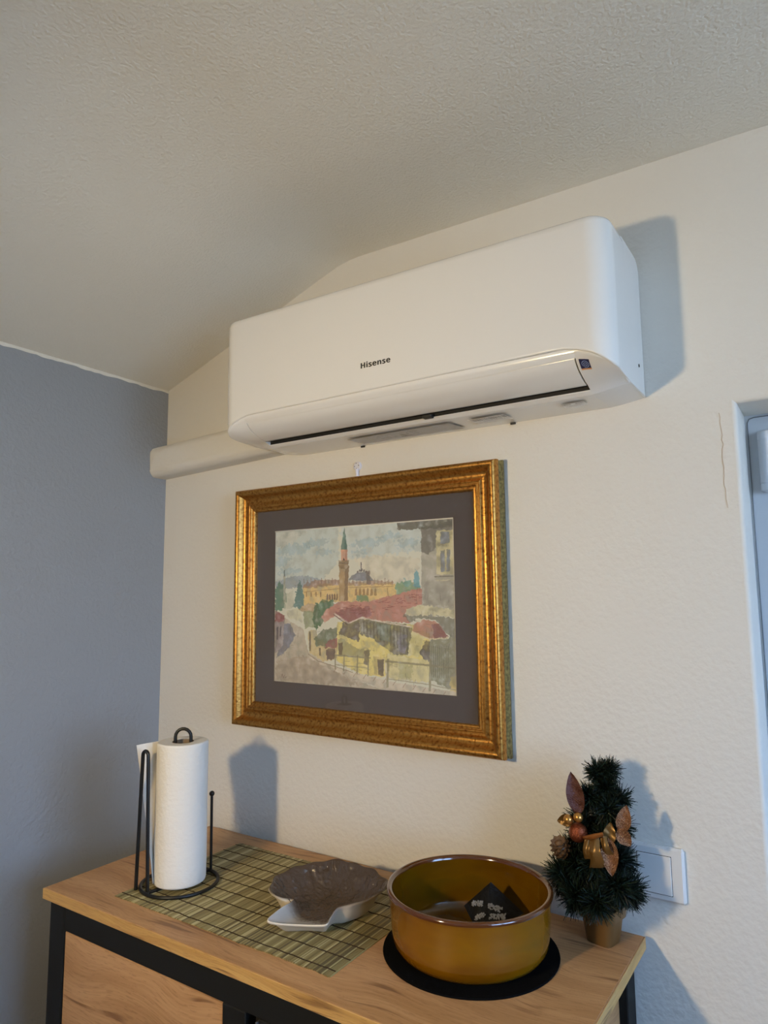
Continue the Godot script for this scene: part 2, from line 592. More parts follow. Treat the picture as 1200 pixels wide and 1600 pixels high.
func air_conditioner():
	var o := Vector3(0.81, Y + 0.3105, 0)
	var t := thing("air_conditioner", "white wall-mounted air conditioner with rounded ends above the picture", "air conditioner", o)
	var fx0 := 0.4785
	var fx1 := 1.1495
	# lower housing: the two ends, the underside and the lip of the outlet
	var mb := MB.new()
	for side in 2:
		var xs := []
		for k in 20:
			var s := k / 19.0
			s = s * s
			xs.append(AX0 + (fx0 - AX0) * s if side == 0 else AX1 - (AX1 - fx1) * s)
		mb.grid(20, PROF.size(), func(i, j): return under(xs[i], PROF[j]) - o, false, side == 1)
	mb.grid(2, 6, func(i, j): return under([fx0, fx1][i], PROF[j]) - o, false, true)
	mb.grid(2, 4, func(i, j): return under([fx0, fx1][i], PROF[j + 11]) - o, false, true)
	var lip := [Vector2(.1215, .3110), Vector2(.1221, .3114), Vector2(.1216, .3118), Vector2(.1185, .3119)]
	mb.grid(2, 4, func(i, j): return Vector3([fx0, fx1][i], Y + lip[j].y, lip[j].x) - o, false, true)
	# end walls of the outlet
	for e in [fx0, fx1]:
		mb.grid(2, PROF.size(), func(i, j): return under(e, PROF[j]) - o + Vector3(0, .012 * i, -.004 * i), false, e == fx0)
	part("lower_housing", mb, M.ac, t)
	# body behind the front cover
	mb = MB.new()
	var bp := [Vector2(.001, .319), Vector2(.001, .520)]
	for k in 9:
		var a := PI - PI / 2 * k / 8.0
		bp.append(Vector2(.027 + cos(a) * .026, .5285 + sin(a) * .026))
	bp.append(Vector2(.112, .5545)); bp.append(Vector2(.112, .319))
	mb.grid(2, bp.size(), func(i, j): return Vector3([AX0 + .002, AX1 - .002][i], Y + bp[j].y, bp[j].x) - o)
	for e in [AX0 + .002, AX1 - .002]:
		mb.face(bp.map(func(q): return Vector3(e, Y + q.y, q.x) - o), Vector3(.81, Y + .44, .06) - o)
	part("body", mb, M.ac, t)
	# front cover with rounded ends
	var out := []
	var R := 0.035
	for z in [.106, .125, .145]: out.append([Vector2(AX0, z), Vector2(-1, 0)])
	for k in 11:
		var a := PI - PI / 2 * k / 10.0
		out.append([Vector2(AX0 + R + cos(a) * R, .165 + sin(a) * R), Vector2(cos(a), sin(a))])
	for k in range(1, 40):
		out.append([Vector2(lerp(AX0 + R, AX1 - R, k / 40.0), .2), Vector2(0, 1)])
	for k in 11:
		var a := PI / 2 - PI / 2 * k / 10.0
		out.append([Vector2(AX1 - R + cos(a) * R, .165 + sin(a) * R), Vector2(cos(a), sin(a))])
	for z in [.145, .125, .106]: out.append([Vector2(AX1, z), Vector2(1, 0)])
	var lev := [[-.010, 0.0, .001], [-.003, 0.0, 0.0], [-.0008, 0.0, .0008], [0.0, 0.0, .003], [.0006, .25, 0.0], [.0010, .5, 0.0], [.0008, .75, 0.0], [0.0, 1.0, -.014], [-.001, 1.0, -.0085], [-.0035, 1.0, -.004], [-.0075, 1.0, -.0012], [-.013, 1.0, 0.0], [-.03, 1.0, .001]]
	mb = MB.new()
	var pf := func(i: int, j: int) -> Vector3:
		var q: Vector2 = out[i][0]
		var n: Vector2 = out[i][1]
		var ys := seam_y(q.x)
		if q.y < .165 and abs(n.x) == 1.0: ys = lerp(.3185, .3255, (q.y - .106) / .059)
		var yt := 0.5650 - 0.0128 * (q.x - 0.5626)
		var y: float = lerp(ys, yt, lev[j][1]) + lev[j][2]
		q += n * lev[j][0]
		return Vector3(q.x, Y + y, q.y) - o
	mb.grid(out.size(), lev.size(), pf)
	# top of the cover
	var tf := func(i: int, j: int) -> Vector3:
		if j == 0: return pf.call(i, lev.size() - 1)
		var a: Vector3 = pf.call(i, lev.size() - 1)
		return Vector3(clamp(a.x, AX0 + .05 - o.x, AX1 - .05 - o.x), a.y, .09)
	mb.grid(out.size(), 2, tf)
	var cover := part("front_cover", mb, M.ac, t)
	# brand lettering
	var tm := TextMesh.new()
	tm.text = "Hisense"
	var sf := SystemFont.new()
	sf.font_names = PackedStringArray(["Droid Sans"])
	sf.font_weight = 700
	tm.font = sf
	tm.font_size = 64
	tm.pixel_size = 0.001
	tm.depth = 0.02
	tm.horizontal_alignment = HORIZONTAL_ALIGNMENT_LEFT
	tm.vertical_alignment = VERTICAL_ALIGNMENT_BOTTOM
	var bb := tm.get_aabb()
	var sc := 0.0624 / bb.size.x
	var tx := part("lettering", tm, M.print, cover, "dark grey lettering reading Hisense")
	var sy := 0.0108 / bb.size.y
	tx.scale = Vector3(sc, sy, 0.03)
	tx.position = Vector3(.7692, Y + .3985, .2008) - o - Vector3(bb.position.x * sc, bb.position.y * sy, 0)
	# dark outlet slot behind the flap
	mb = MB.new()
	var slot := [Vector2(.1188, .3117), Vector2(.1195, .345), Vector2(.165, .352), Vector2(.190, .3500)]
	mb.grid(2, 4, func(i, j): return Vector3([fx0 - .001, fx1 + .001][i], Y + slot[j].y, slot[j].x) - o, false, true)
	part("air_outlet", mb, M.dark_slot, t)
	# louvre flap
	mb = MB.new()
	var fl := []
	for p in [Vector2(.1330, .3168), Vector2(.138, .3176), Vector2(.145, .3192), Vector2(.152, .3211), Vector2(.160, .3242), Vector2(.168, .3279), Vector2(.175, .3317), Vector2(.180, .3355), Vector2(.184, .3392), Vector2(.1870, .3430), Vector2(.1888, .3454)]: fl.append(p)
	for k in range(10, -1, -1): fl.append(fl[k] + Vector2(-.0025, .0030))
	var a0 := fx0 + .0012
	var a1 := fx1 - .0022
	mb.grid(fl.size(), 2, func(i, j): return Vector3([a0, a1][j], Y + fl[i].y, fl[i].x) - o, true, true)
	for e in [a0, a1]:
		for k in 10:
			mb.face([Vector3(e, Y + fl[k].y, fl[k].x) - o, Vector3(e, Y + fl[k + 1].y, fl[k + 1].x) - o, Vector3(e, Y + fl[20 - k].y, fl[20 - k].x) - o, Vector3(e, Y + fl[21 - k].y, fl[21 - k].x) - o], Vector3(.81, Y + .33, .16) - o)
	part("flap", mb, M.ac, t)
	# small black catch in the slot, slit and clips of the underside
	mb = MB.new()
	mb.box(Vector3(.853, Y + .3100, .1205) - o, Vector3(.871, Y + .3162, .1315) - o, .0008)
	part("catch", mb, M.print, t, "small black catch in the outlet slot")
	mb = MB.new()
	mb.box(Vector3(.515, Y + .3115, .1010) - o, Vector3(.590, Y + .3124, .1022) - o)
	part("slit", mb, M.print, t)
	for x in [.628, .966]:
		mb = MB.new()
		mb.box(Vector3(x, Y + .3085, .001) - o, Vector3(x + .010, Y + .312, .004) - o, .0005)
		part("clip", mb, M.print, t)
	mb = MB.new()
	mb.ball(Vector3(AX1 - .0015, Y + .365, .035) - o, Vector3(.001, .003, .003), 10, 6)
	part("screw", mb, M.print, t)
	# stickers
	var stick := func(called: String, x0: float, x1: float, z0: float, z1: float, im: Image, label: String):
		var b := MB.new()
		var f := func(i: int, j: int) -> Vector3:
			var x: float = lerp(x0, x1, i / 4.0)
			var z: float = lerp(z0, z1, j / 8.0)
			var pp := prof_at(z)
			var e := prof_at(z + .001)
			var n := Vector2(e.y - pp.y, -(e.x - pp.x)).normalized()
			return under(x, pp + n * .0004) - o
		b.grid(5, 9, f, false, true, func(i, j): return Vector2(i / 4.0, 1.0 - j / 8.0))
		var m := mat(Color.WHITE, .4)
		m.albedo_texture = tex(im)
		part(called, b, m, t, label)
	stick.call("spiral_sticker", 1.1535, 1.1685, .1725, .1885, spiral_image(), "dark blue sticker with a pale spiral and an orange strip")
	stick.call("rating_label", .655, .885, .025, .092, label_image(0), "grey rating label with a warning triangle")
	stick.call("barcode_label", .922, .990, .045, .092, label_image(1), "small printed barcode")
	stick.call("approval_label", 1.090, 1.128, .062, .090, label_image(2), "tiny printed approval marks")

func spiral_image() -> Image:
	var im := Image.create(96, 112, false, Image.FORMAT_RGB8)
	im.fill(rgb(36, 36, 74))
	im.fill_rect(Rect2i(0, 92, 96, 20), rgb(216, 150, 92))
	for k in 900:
		var s := k / 900.0
		var a := s * TAU * 2.3
		var r := 4.0 + 36.0 * s
		var c := Vector2(48 + cos(a) * r, 46 + sin(a) * r * .95)
		im.fill_rect(Rect2i(int(c.x) - 2, int(c.y) - 2, 4, 4), rgb(150, 170, 214))
	return im

func label_image(kind: int) -> Image:
	var g := RandomNumberGenerator.new()
	g.seed = 40 + kind
	var im: Image
	if kind == 0:
		im = Image.create(512, 128, false, Image.FORMAT_RGB8)
		im.fill(rgb(196, 194, 190))
		im.fill_rect(Rect2i(0, 6, 512, 116), rgb(186, 184, 181))
		for k in 46:
			im.fill_rect(Rect2i(g.randi_range(120, 210), 22 + (k % 12) * 6, g.randi_range(6, 26), 2), rgb(120, 118, 116))
			im.fill_rect(Rect2i(g.randi_range(262, 330), 18 + (k % 14) * 6, g.randi_range(4, 22), 2), rgb(120, 118, 116))
		for y in 60:
			im.fill_rect(Rect2i(248 - y / 2, 40 + y, max(2, y), 1), rgb(110, 108, 104) if y < 6 or y > 52 else rgb(168, 164, 156))
		for y in 40:
			im.fill_rect(Rect2i(246, 56 + y, 5, 1), rgb(90, 88, 86))
	else:
		im = Image.create(256, 128, false, Image.FORMAT_RGB8)
		im.fill(rgb(229, 227, 222))
		var x := 8
		while x < 244:
			var w := g.randi_range(2, 7)
			im.fill_rect(Rect2i(x, 18, w, 46 if kind == 1 else 26), rgb(70, 68, 66))
			x += w + g.randi_range(3, 8) + (50 if kind == 2 and x > 90 and x < 140 else 0)
		for k in 14:
			im.fill_rect(Rect2i(70 + k * 10, 74, 6, 8), rgb(110, 108, 106))
		for k in 20:
			im.fill_rect(Rect2i(60 + k * 8, 92, 5, 5), rgb(130, 128, 126))
	return im

func pipe_duct():
	var mb := MB.new()
	# rounded casing: cross section in (y, z), swept along x with a slight rise
	var sec := []
	var h := 0.0785
	var d := 0.052
	var rr := 0.020
	sec.append(Vector2(0, -.002))
	for k in 9:
		var a := -PI / 2 + PI / 2 * k / 8.0
		sec.append(Vector2(rr + sin(a) * rr, d - rr + cos(a) * rr))
	for k in 9:
		var a := PI / 2 * k / 8.0
		sec.append(Vector2(h - rr + sin(a) * rr, d - rr + cos(a) * rr))
	sec.append(Vector2(h, -.002))
	var wob := noise(21, 7.0, 2)
	var f := func(i: int, j: int) -> Vector3:
		var x := 0.4145 * i / 25.0
		var w := 0.0018 * wob.get_noise_2d(x * 3.0, j * 0.12)
		return Vector3(x, Y + 0.3035 + sec[j].x + 0.040 * x, max(-0.002, sec[j].y + w)) - Vector3(.22, Y + .3, 0)
	mb.grid(26, sec.size(), f)
	var o := part("pipe_duct", mb, M.wall, self)
	o.position = Vector3(.22, Y + .3, 0)
	o.set_meta("label", "white plastered pipe casing from the grey wall to the air conditioner")
	o.set_meta("category", "duct")

# ------------------------------------------------------------------ picture
func picture():
	var cx := 0.6245
	var cy := Y - 0.0215
	var W := 0.652
	var H := 0.525
	var t := thing("framed_picture", "watercolour street scene in a wide gilded frame with dark brown mount", "picture", Vector3(cx, cy, 0.002))
	var gold := mat(Color.WHITE, 0.36, 0.88)
	gold.albedo_texture = ramp_tex(51, 0.045, 5, [[0.0, rgb(84, 48, 22)], [0.25, rgb(140, 92, 42)], [0.42, rgb(182, 128, 60)], [0.7, rgb(192, 142, 72)], [1.0, rgb(164, 138, 84)]], 512)
	gold.roughness = 0.34
	relief(gold, seamless(53, 0.09, 512, 4), 0.025, 5.0)
	# section across the moulding: (distance in from the outer edge, height off the wall)
	var tarnish := mat(Color.WHITE, 0.5, 0.6)
	tarnish.albedo_texture = ramp_tex(54, 0.06, 4, [[0.0, rgb(70, 60, 34)], [0.4, rgb(122, 110, 66)], [0.7, rgb(150, 138, 88)], [1.0, rgb(176, 160, 100)]], 256)
	relief(tarnish, gold.heightmap_texture, 0.05, 8.0)
	var sec := [Vector2(.004, 0), Vector2(-.001, .002), Vector2(-.002, .010), Vector2(0, .018), Vector2(.002, .0205), Vector2(.0005, .0225), Vector2(-.0005, .027), Vector2(0.0, .036), Vector2(.002, .041), Vector2(.006, .0435), Vector2(.011, .043), Vector2(.0150, .0385), Vector2(.018, .0330), Vector2(.022, .0290), Vector2(.027, .0275), Vector2(.032, .0285), Vector2(.0355, .0315), Vector2(.0370, .0318), Vector2(.038, .0295), Vector2(.040, .0295), Vector2(.0415, .0312), Vector2(.0435, .0308), Vector2(.0445, .028), Vector2(.0465, .0275), Vector2(.048, .029), Vector2(.0515, .0275), Vector2(.0525, .022), Vector2(.0525, .012)]
	var cor := [Vector2(-W / 2, H / 2), Vector2(W / 2, H / 2), Vector2(W / 2, -H / 2), Vector2(-W / 2, -H / 2)]
	for k in 4:
		var a: Vector2 = cor[k]
		var b: Vector2 = cor[(k + 1) % 4]
		var sa := Vector2(-sign(a.x), -sign(a.y))
		var sb := Vector2(-sign(b.x), -sign(b.y))
		var mb := MB.new()
		mb.grid(2, sec.size() - 6, func(i, j):
			var q: Vector2 = (a + sa * sec[j + 6].x) if i == 0 else (b + sb * sec[j + 6].x)
			return Vector3(q.x, q.y, sec[j + 6].y))
		var rail := part("frame_rail", mb, gold, t)
		mb = MB.new()
		mb.grid(2, 7, func(i, j):
			var q: Vector2 = (a + sa * sec[j].x) if i == 0 else (b + sb * sec[j].x)
			return Vector3(q.x, q.y, sec[j].y))
		part("frame_side", mb, tarnish, rail, "greenish tarnished outer side of the frame")
	var iw := W / 2 - .0525
	var ih := H / 2 - .0525
	# mount with its window, white bevel round it
	var px0 := 0.4045 - cx
	var px1 := 0.8530 - cx
	var py0 := Y - 0.1852 - cy
	var py1 := Y + 0.1429 - cy
	var mz := 0.0195
	var mb := MB.new()
	for q in [[-iw, -ih, px0, ih], [px1, -ih, iw, ih], [px0, py1, px1, ih], [px0, -ih, px1, py0]]:
		mb.face([Vector3(q[0], q[1], mz), Vector3(q[2], q[1], mz), Vector3(q[2], q[3], mz), Vector3(q[0], q[3], mz)], Vector3(0, 0, -1))
	var mount := part("mount", mb, mat(rgb(68, 55, 46), .9), t, "dark brown cardboard mount")
	mb = MB.new()
	var bev := [Vector2(px0, py0), Vector2(px1, py0), Vector2(px1, py1), Vector2(px0, py1)]
	mb.grid(4, 2, func(i, j):
		var q: Vector2 = bev[i]
		var s := Vector2(1 if q.x == px0 else -1, 1 if q.y == py0 else -1)
		q += s * .0022 * j
		return Vector3(q.x, q.y, mz - .0018 * j), true)
	part("bevel", mb, mat(Color(.90, .88, .82), .8), mount, "white cut edge of the mount")
	mb = MB.new()
	mb.face([Vector3(px0, py1, mz - .0018), Vector3(px1, py1, mz - .0018), Vector3(px1, py0, mz - .0018), Vector3(px0, py0, mz - .0018)], Vector3(0, 0, -1), [Vector2(0, 0), Vector2(1, 0), Vector2(1, 1), Vector2(0, 1)])
	var pm := mat(Color.WHITE, .9)
	pm.albedo_texture = tex(painting())
	part("painting", mb, pm, t, "watercolour of a street with a minaret and red roofs")
	mb = MB.new()
	mb.face([Vector3(-iw, -ih, mz + .0025), Vector3(iw, -ih, mz + .0025), Vector3(iw, ih, mz + .0025), Vector3(-iw, ih, mz + .0025)], Vector3(0, 0, -1))
	part("glazing", mb, M.glass, t)
	mb = MB.new()
	mb.box(Vector3(-iw - .02, -ih - .02, .004), Vector3(iw + .02, ih + .02, .012))
	part("backing_board", mb, mat(Color(.45, .36, .26), .9), t)

# ---- the watercolour, painted as flat washes with wavering edges
const PW := 640
const PH := 470
var canvas: Image
var wash: FastNoiseLite
var wav: FastNoiseLite

func to_uv(q: Vector2) -> Vector2:
	var w := 0.00016648903 * q.x + 0.00003332258 * q.y + 1.0
	return Vector2((0.00107470007 * q.x + 0.0000022866 * q.y - 0.03251997) / w, (0.0000888896 * q.x + 0.00110662559 * q.y - 0.13767501) / w)

func dab(coords: Array, color: Color, alpha := 0.9, wob := 4.0, mottled := 0.35):
	var pts := PackedVector2Array()
	var lo := Vector2(1e9, 1e9)
	var hi := Vector2(-1e9, -1e9)
	var k := 0
	while k < coords.size():
		var u := to_uv(Vector2(coords[k], coords[k + 1])) * Vector2(PW, PH)
		pts.append(u)
		lo = lo.min(u); hi = hi.max(u)
		k += 2
	for y in range(max(0, int(lo.y - wob)), min(PH, int(hi.y + wob) + 2)):
		for x in range(max(0, int(lo.x - wob)), min(PW, int(hi.x + wob) + 2)):
			var q := Vector2(x + wob * wav.get_noise_2d(x, y), y + wob * wav.get_noise_2d(x + 500, y))
			if Geometry2D.is_point_in_polygon(q, pts):
				var n := wash.get_noise_2d(x + color.r * 900.0, y + color.b * 700.0)
				var a: float = clamp(alpha * (1.0 + mottled * n * 1.6), 0.0, 1.0)
				var col := color.lightened(clamp(n * mottled, 0.0, 1.0)) if n > 0 else color.darkened(clamp(-n * mottled, 0.0, 1.0))
				canvas.set_pixel(x, y, canvas.get_pixel(x, y).lerp(col, a))

func stroke(coords: Array, color: Color, w := 3.0, alpha := 0.85):
	var k := 0
	while k < coords.size() - 3:
		var a := Vector2(coords[k], coords[k + 1])
		var b := Vector2(coords[k + 2], coords[k + 3])
		var n := (b - a).normalized().orthogonal() * w
		dab([a.x + n.x, a.y + n.y, b.x + n.x, b.y + n.y, b.x - n.x, b.y - n.y, a.x - n.x, a.y - n.y], color, alpha, 1.0, 0.4)
		k += 2

func painting() -> Image:
	canvas = Image.create(PW, PH, false, Image.FORMAT_RGB8)
	canvas.fill(rgb(214, 212, 194))
	wash = noise(61, 0.022, 4)
	wav = noise(62, 0.06, 3)
	var g := RandomNumberGenerator.new()
	g.seed = 99
	# sky
	dab([0, 90, 420, 60, 430, 300, 330, 420, 0, 440], rgb(194, 204, 198), .8, 10, .22)
	dab([420, 60, 1000, 20, 960, 240, 640, 270, 480, 300], rgb(196, 205, 200), .75, 14, .22)
	for q in [[150, 230, 130, 34], [280, 190, 90, 26], [70, 310, 60, 30], [330, 250, 80, 20], [600, 190, 120, 26], [740, 150, 90, 22], [560, 250, 60, 16], [860, 190, 90, 26], [120, 370, 90, 18], [860, 420, 60, 14]]:
		dab([q[0] - q[2], q[1] + q[3], q[0] - q[2] * .3, q[1] - q[3], q[0] + q[2], q[1] - q[3] * .8, q[0] + q[2] * .4, q[1] + q[3]], rgb(150, 178, 190), .42, 16, .5)
	dab([520, 290, 640, 270, 930, 280, 930, 440, 640, 440], rgb(216, 208, 184), .75, 8, .3)
	dab([30, 110, 230, 100, 140, 190, 30, 230], rgb(200, 200, 186), .6, 14, .5)
	# far hills and trees
	dab([30, 440, 130, 402, 230, 398, 320, 420, 330, 470, 30, 480], rgb(150, 160, 168), .8, 6)
	dab([30, 470, 60, 430, 95, 480, 100, 600, 30, 625], rgb(86, 122, 98), .85, 9)
	dab([140, 600, 165, 480, 185, 425, 205, 490, 225, 600], rgb(88, 120, 112), .85, 8)
	dab([770, 450, 850, 425, 930, 440, 935, 500, 790, 520], rgb(122, 150, 110), .8, 9, .6)
	dab([890, 460, 905, 355, 925, 380, 938, 470], rgb(104, 160, 176), .75, 6)
	dab([820, 440, 845, 415, 880, 440, 860, 470], rgb(110, 160, 160), .5, 8)
	# small minaret on the left
	dab([80, 400, 92, 400, 96, 570, 80, 570], rgb(160, 160, 140), .85, 2)
	stroke([86, 362, 87, 402], rgb(100, 112, 106), 4)
	dab([90, 520, 140, 490, 150, 600, 90, 610], rgb(196, 194, 170), .7, 5)
	# mosque
	dab([205, 470, 310, 448, 440, 445, 640, 440, 775, 442, 790, 520, 640, 556, 420, 560, 330, 570, 210, 585], rgb(222, 192, 126), .95, 4, .35)
	dab([205, 450, 300, 425, 440, 424, 440, 452, 205, 480], rgb(150, 116, 92), .7, 5, .7)
	dab([480, 436, 640, 425, 770, 435, 770, 452, 480, 458], rgb(160, 126, 100), .6, 5, .7)
	for k in 26:
		var x := 210 + k * 22
		stroke([x, 418 + 8 * sin(k * 2.1), x, 446], rgb(128, 100, 84), 2.4, .6)
	for k in 5: dab([352 + k * 15, 548, 353 + k * 15, 518, 358 + k * 15, 508, 363 + k * 15, 518, 363 + k * 15, 548], rgb(110, 86, 66), .85, 1.5)
	for k in 6: dab([528 + k * 24, 520, 530 + k * 24, 486, 537 + k * 24, 470, 544 + k * 24, 486, 546 + k * 24, 520], rgb(150, 116, 76), .75, 1.5)
	for k in 4: stroke([225 + k * 30, 500, 226 + k * 30, 530], rgb(150, 116, 76), 4, .7)
	stroke([210, 500, 430, 478], rgb(170, 134, 86), 2.5, .7)
	stroke([490, 470, 770, 462], rgb(170, 134, 86), 2.5, .7)
	stroke([730, 470, 740, 540], rgb(160, 124, 80), 3, .6)
	dab([488, 425, 510, 392, 550, 374, 590, 372, 620, 395, 645, 428], rgb(128, 130, 136), .9, 3, .5)
	for k in 6: stroke([545 + k * 13, 378 - 10 * sin(k * .8), 546 + k * 13, 350 + 8 * abs(k - 2)], rgb(96, 84, 86), 5, .7)
	stroke([566, 312, 568, 370], rgb(84, 80, 82), 3, .9)
	dab([598, 365, 622, 365, 626, 450, 600, 450], rgb(124, 108, 96), .75, 3)
	# tall minaret
	dab([430, 335, 490, 335, 484, 556, 430, 556], rgb(176, 148, 104), .97, 2, .4)
	dab([466, 335, 490, 335, 484, 556, 464, 556], rgb(128, 104, 76), .7, 3, .4)
	dab([440, 232, 480, 232, 479, 310, 440, 310], rgb(222, 166, 136), .97, 2, .3)
	dab([466, 234, 480, 234, 479, 306, 466, 306], rgb(170, 122, 102), .6, 2, .3)
	dab([424, 300, 490, 300, 488, 332, 476, 352, 440, 352, 426, 332], rgb(146, 122, 88), .95, 3, .6)
	stroke([424, 318, 490, 318], rgb(92, 76, 58), 2.4, .8)
	dab([452, 300, 458, 284, 466, 300], rgb(60, 50, 46), .9, 1)
	dab([459, 92, 480, 232, 438, 232], rgb(104, 134, 118), .97, 2, .5)
	dab([461, 110, 480, 232, 462, 232], rgb(74, 102, 90), .6, 2, .4)
	# tall grey house on the right
	dab([938, 95, 1150, 60, 1160, 640, 945, 600], rgb(176, 170, 152), .95, 3, .4)
	dab([938, 95, 1150, 40, 1150, 200, 1040, 215, 990, 260, 942, 255], rgb(112, 108, 96), .8, 8, .5)
	dab([788, 62, 1142, 30, 1144, 92, 1000, 102, 900, 108, 790, 110], rgb(104, 100, 84), .9, 5, .7)
	dab([1030, 112, 1140, 106, 1146, 388, 1036, 385], rgb(202, 192, 146), .9, 3, .4)
	dab([1056, 120, 1112, 118, 1114, 190, 1058, 196], rgb(126, 132, 138), .9, 3, .5)
	dab([1058, 236, 1084, 234, 1086, 368, 1062, 370], rgb(130, 134, 138), .9, 3, .5)
	dab([1096, 232, 1118, 230, 1120, 362, 1098, 366], rgb(130, 134, 138), .9, 3, .5)
	stroke([1024, 400, 1146, 396], rgb(120, 114, 98), 3.5, .8)
	stroke([1020, 425, 1146, 420], rgb(206, 196, 160), 3.5, .8)
	dab([960, 430, 1140, 430, 1150, 590, 960, 575], rgb(158, 152, 136), .5, 9, .6)
	dab([840, 600, 950, 575, 1158, 610, 1160, 655, 1010, 640, 850, 640], rgb(206, 198, 156), .85, 5, .5)
	# road
	dab([60, 640, 130, 690, 205, 730, 240, 880, 420, 990, 640, 1090, 1190, 1160, 0, 1080, 20, 640], rgb(188, 176, 154), .95, 4, .35)
	dab([40, 930, 220, 900, 420, 1000, 600, 1085, 200, 1075, 40, 1060], rgb(170, 152, 128), .6, 12, .6)
	dab([90, 700, 130, 700, 155, 775, 120, 850, 40, 920, 60, 800], rgb(122, 122, 132), .85, 5, .4)
	dab([100, 620, 190, 600, 200, 690, 110, 660], rgb(208, 204, 172), .8, 5, .4)
	# houses along the left of the road
	dab([30, 650, 88, 668, 80, 840, 30, 890], rgb(150, 136, 130), .95, 3, .5)
	dab([30, 615, 92, 650, 80, 690, 30, 690], rgb(140, 84, 80), .9, 4, .5)
	stroke([45, 720, 45, 800], rgb(84, 76, 78), 5, .8)
	stroke([66, 716, 64, 780], rgb(84, 76, 78), 4, .8)
	# middle greenery and small roofs
	dab([175, 605, 240, 570, 295, 580, 290, 630, 200, 625], rgb(186, 160, 122), .9, 4, .5)
	dab([205, 620, 285, 620, 280, 720, 215, 730], rgb(150, 156, 120), .85, 5, .5)
	dab([265, 660, 290, 570, 340, 545, 400, 555, 400, 620, 330, 690, 290, 740], rgb(84, 112, 78), .9, 9, .6)
	dab([530, 555, 545, 520, 600, 520, 620, 555], rgb(110, 134, 92), .8, 7, .5)
	dab([240, 745, 290, 735, 300, 800, 430, 790, 420, 920, 330, 935, 245, 880], rgb(206, 186, 132), .9, 5, .4)
	dab([275, 790, 330, 740, 420, 720, 420, 790, 350, 840, 290, 840], rgb(108, 116, 88), .85, 7, .6)
	dab([340, 850, 370, 800, 425, 790, 420, 850], rgb(150, 96, 88), .85, 5, .5)
	dab([350, 860, 410, 850, 405, 920, 360, 925], rgb(96, 78, 74), .8, 4, .5)
	stroke([250, 750, 252, 870], rgb(90, 76, 66), 5, .7)
	stroke([312, 850, 316, 900], rgb(90, 76, 66), 6, .7)
	# big house: walls
	dab([420, 690, 560, 660, 760, 690, 900, 700, 1000, 760, 1000, 960, 780, 960, 720, 1030, 560, 1010, 420, 930], rgb(226, 210, 130), .95, 4, .35)
	dab([860, 740, 970, 770, 930, 900, 780, 890], rgb(214, 204, 148), .8, 6, .4)
	dab([560, 665, 850, 700, 890, 730, 860, 890, 780, 886, 640, 790, 565, 760], rgb(122, 116, 94), .93, 5, .7)
	for k in 14:
		var x := 585 + k * 21
		stroke([x, 680 + k * 3, x + 4, 760 + k * 9], rgb(84, 80, 66), 3.2, .55)
	dab([660, 690, 760, 700, 750, 800, 690, 800], rgb(116, 130, 112), .5, 8, .6)
	dab([800, 760, 860, 770, 850, 880, 800, 870], rgb(120, 116, 136), .5, 8, .6)
	dab([460, 690, 560, 670, 560, 810, 500, 790, 430, 760], rgb(108, 98, 82), .85, 6, .6)
	dab([425, 790, 460, 790, 540, 850, 630, 860, 620, 905, 510, 900, 430, 900], rgb(166, 160, 116), .8, 6, .5)
	dab([430, 820, 455, 815, 455, 890, 432, 890], rgb(110, 96, 76), .8, 3)
	dab([650, 900, 720, 915, 715, 1030, 655, 1010], rgb(208, 190, 130), .9, 3)
	dab([675, 915, 716, 922, 712, 1025, 680, 1015], rgb(104, 92, 76), .85, 3, .5)
	dab([745, 945, 800, 950, 795, 1020, 748, 1015], rgb(124, 112, 96), .8, 4, .5)
	dab([590, 860, 625, 865, 620, 960, 590, 950], rgb(122, 112, 92), .8, 4, .5)
	dab([735, 885, 1005, 925, 1005, 1060, 780, 1045, 735, 1020], rgb(216, 206, 154), .92, 5, .3)
	dab([810, 940, 900, 950, 890, 1040, 815, 1030], rgb(176, 172, 120), .6, 8, .5)
	# red roofs
	dab([318, 650, 350, 610, 430, 560, 620, 556, 780, 515, 900, 478, 945, 475, 948, 570, 850, 605, 840, 640, 880, 690, 700, 680, 565, 655, 490, 695, 410, 650, 340, 690], rgb(190, 134, 116), .96, 4, .3)
	dab([400, 630, 470, 600, 620, 590, 640, 650, 560, 660, 490, 690], rgb(146, 92, 90), .75, 6, .5)
	dab([318, 650, 360, 605, 470, 570, 600, 565, 420, 620, 340, 690], rgb(196, 142, 120), .6, 6, .5)
	for k in 60:
		var x := g.randf_range(420, 930)
		var y: float = lerp(620.0, 520.0, (x - 420.0) / 510.0) + g.randf_range(-20, 50)
		stroke([x, y, x + g.randf_range(12, 40), y + g.randf_range(-8, 4)], rgb(122, 60, 54), 1.8, .55)
	stroke([400, 632, 490, 695, 565, 660, 700, 684, 885, 715], rgb(214, 200, 180), 4.5, .85)
	stroke([395, 640, 485, 703], rgb(92, 68, 62), 2.5, .7)
	dab([888, 740, 905, 690, 960, 670, 1040, 680, 1112, 775, 1000, 790], rgb(188, 138, 114), .95, 5, .4)
	dab([1010, 700, 1060, 690, 1112, 775, 1030, 785], rgb(128, 80, 76), .7, 5, .5)
	stroke([888, 742, 1000, 792, 1112, 780], rgb(214, 196, 150), 4, .8)
	# lower right corner
	dab([1000, 800, 1115, 785, 1175, 680, 1190, 1100, 1110, 1095, 1000, 1040], rgb(140, 138, 110), .9, 5, .6)
	dab([935, 880, 975, 800, 1000, 800, 1000, 930, 960, 915], rgb(96, 88, 76), .85, 5, .5)
	dab([830, 640, 1000, 640, 1160, 660, 1170, 800, 1110, 760, 1040, 670, 930, 660, 880, 690], rgb(124, 122, 104), .8, 6, .6)
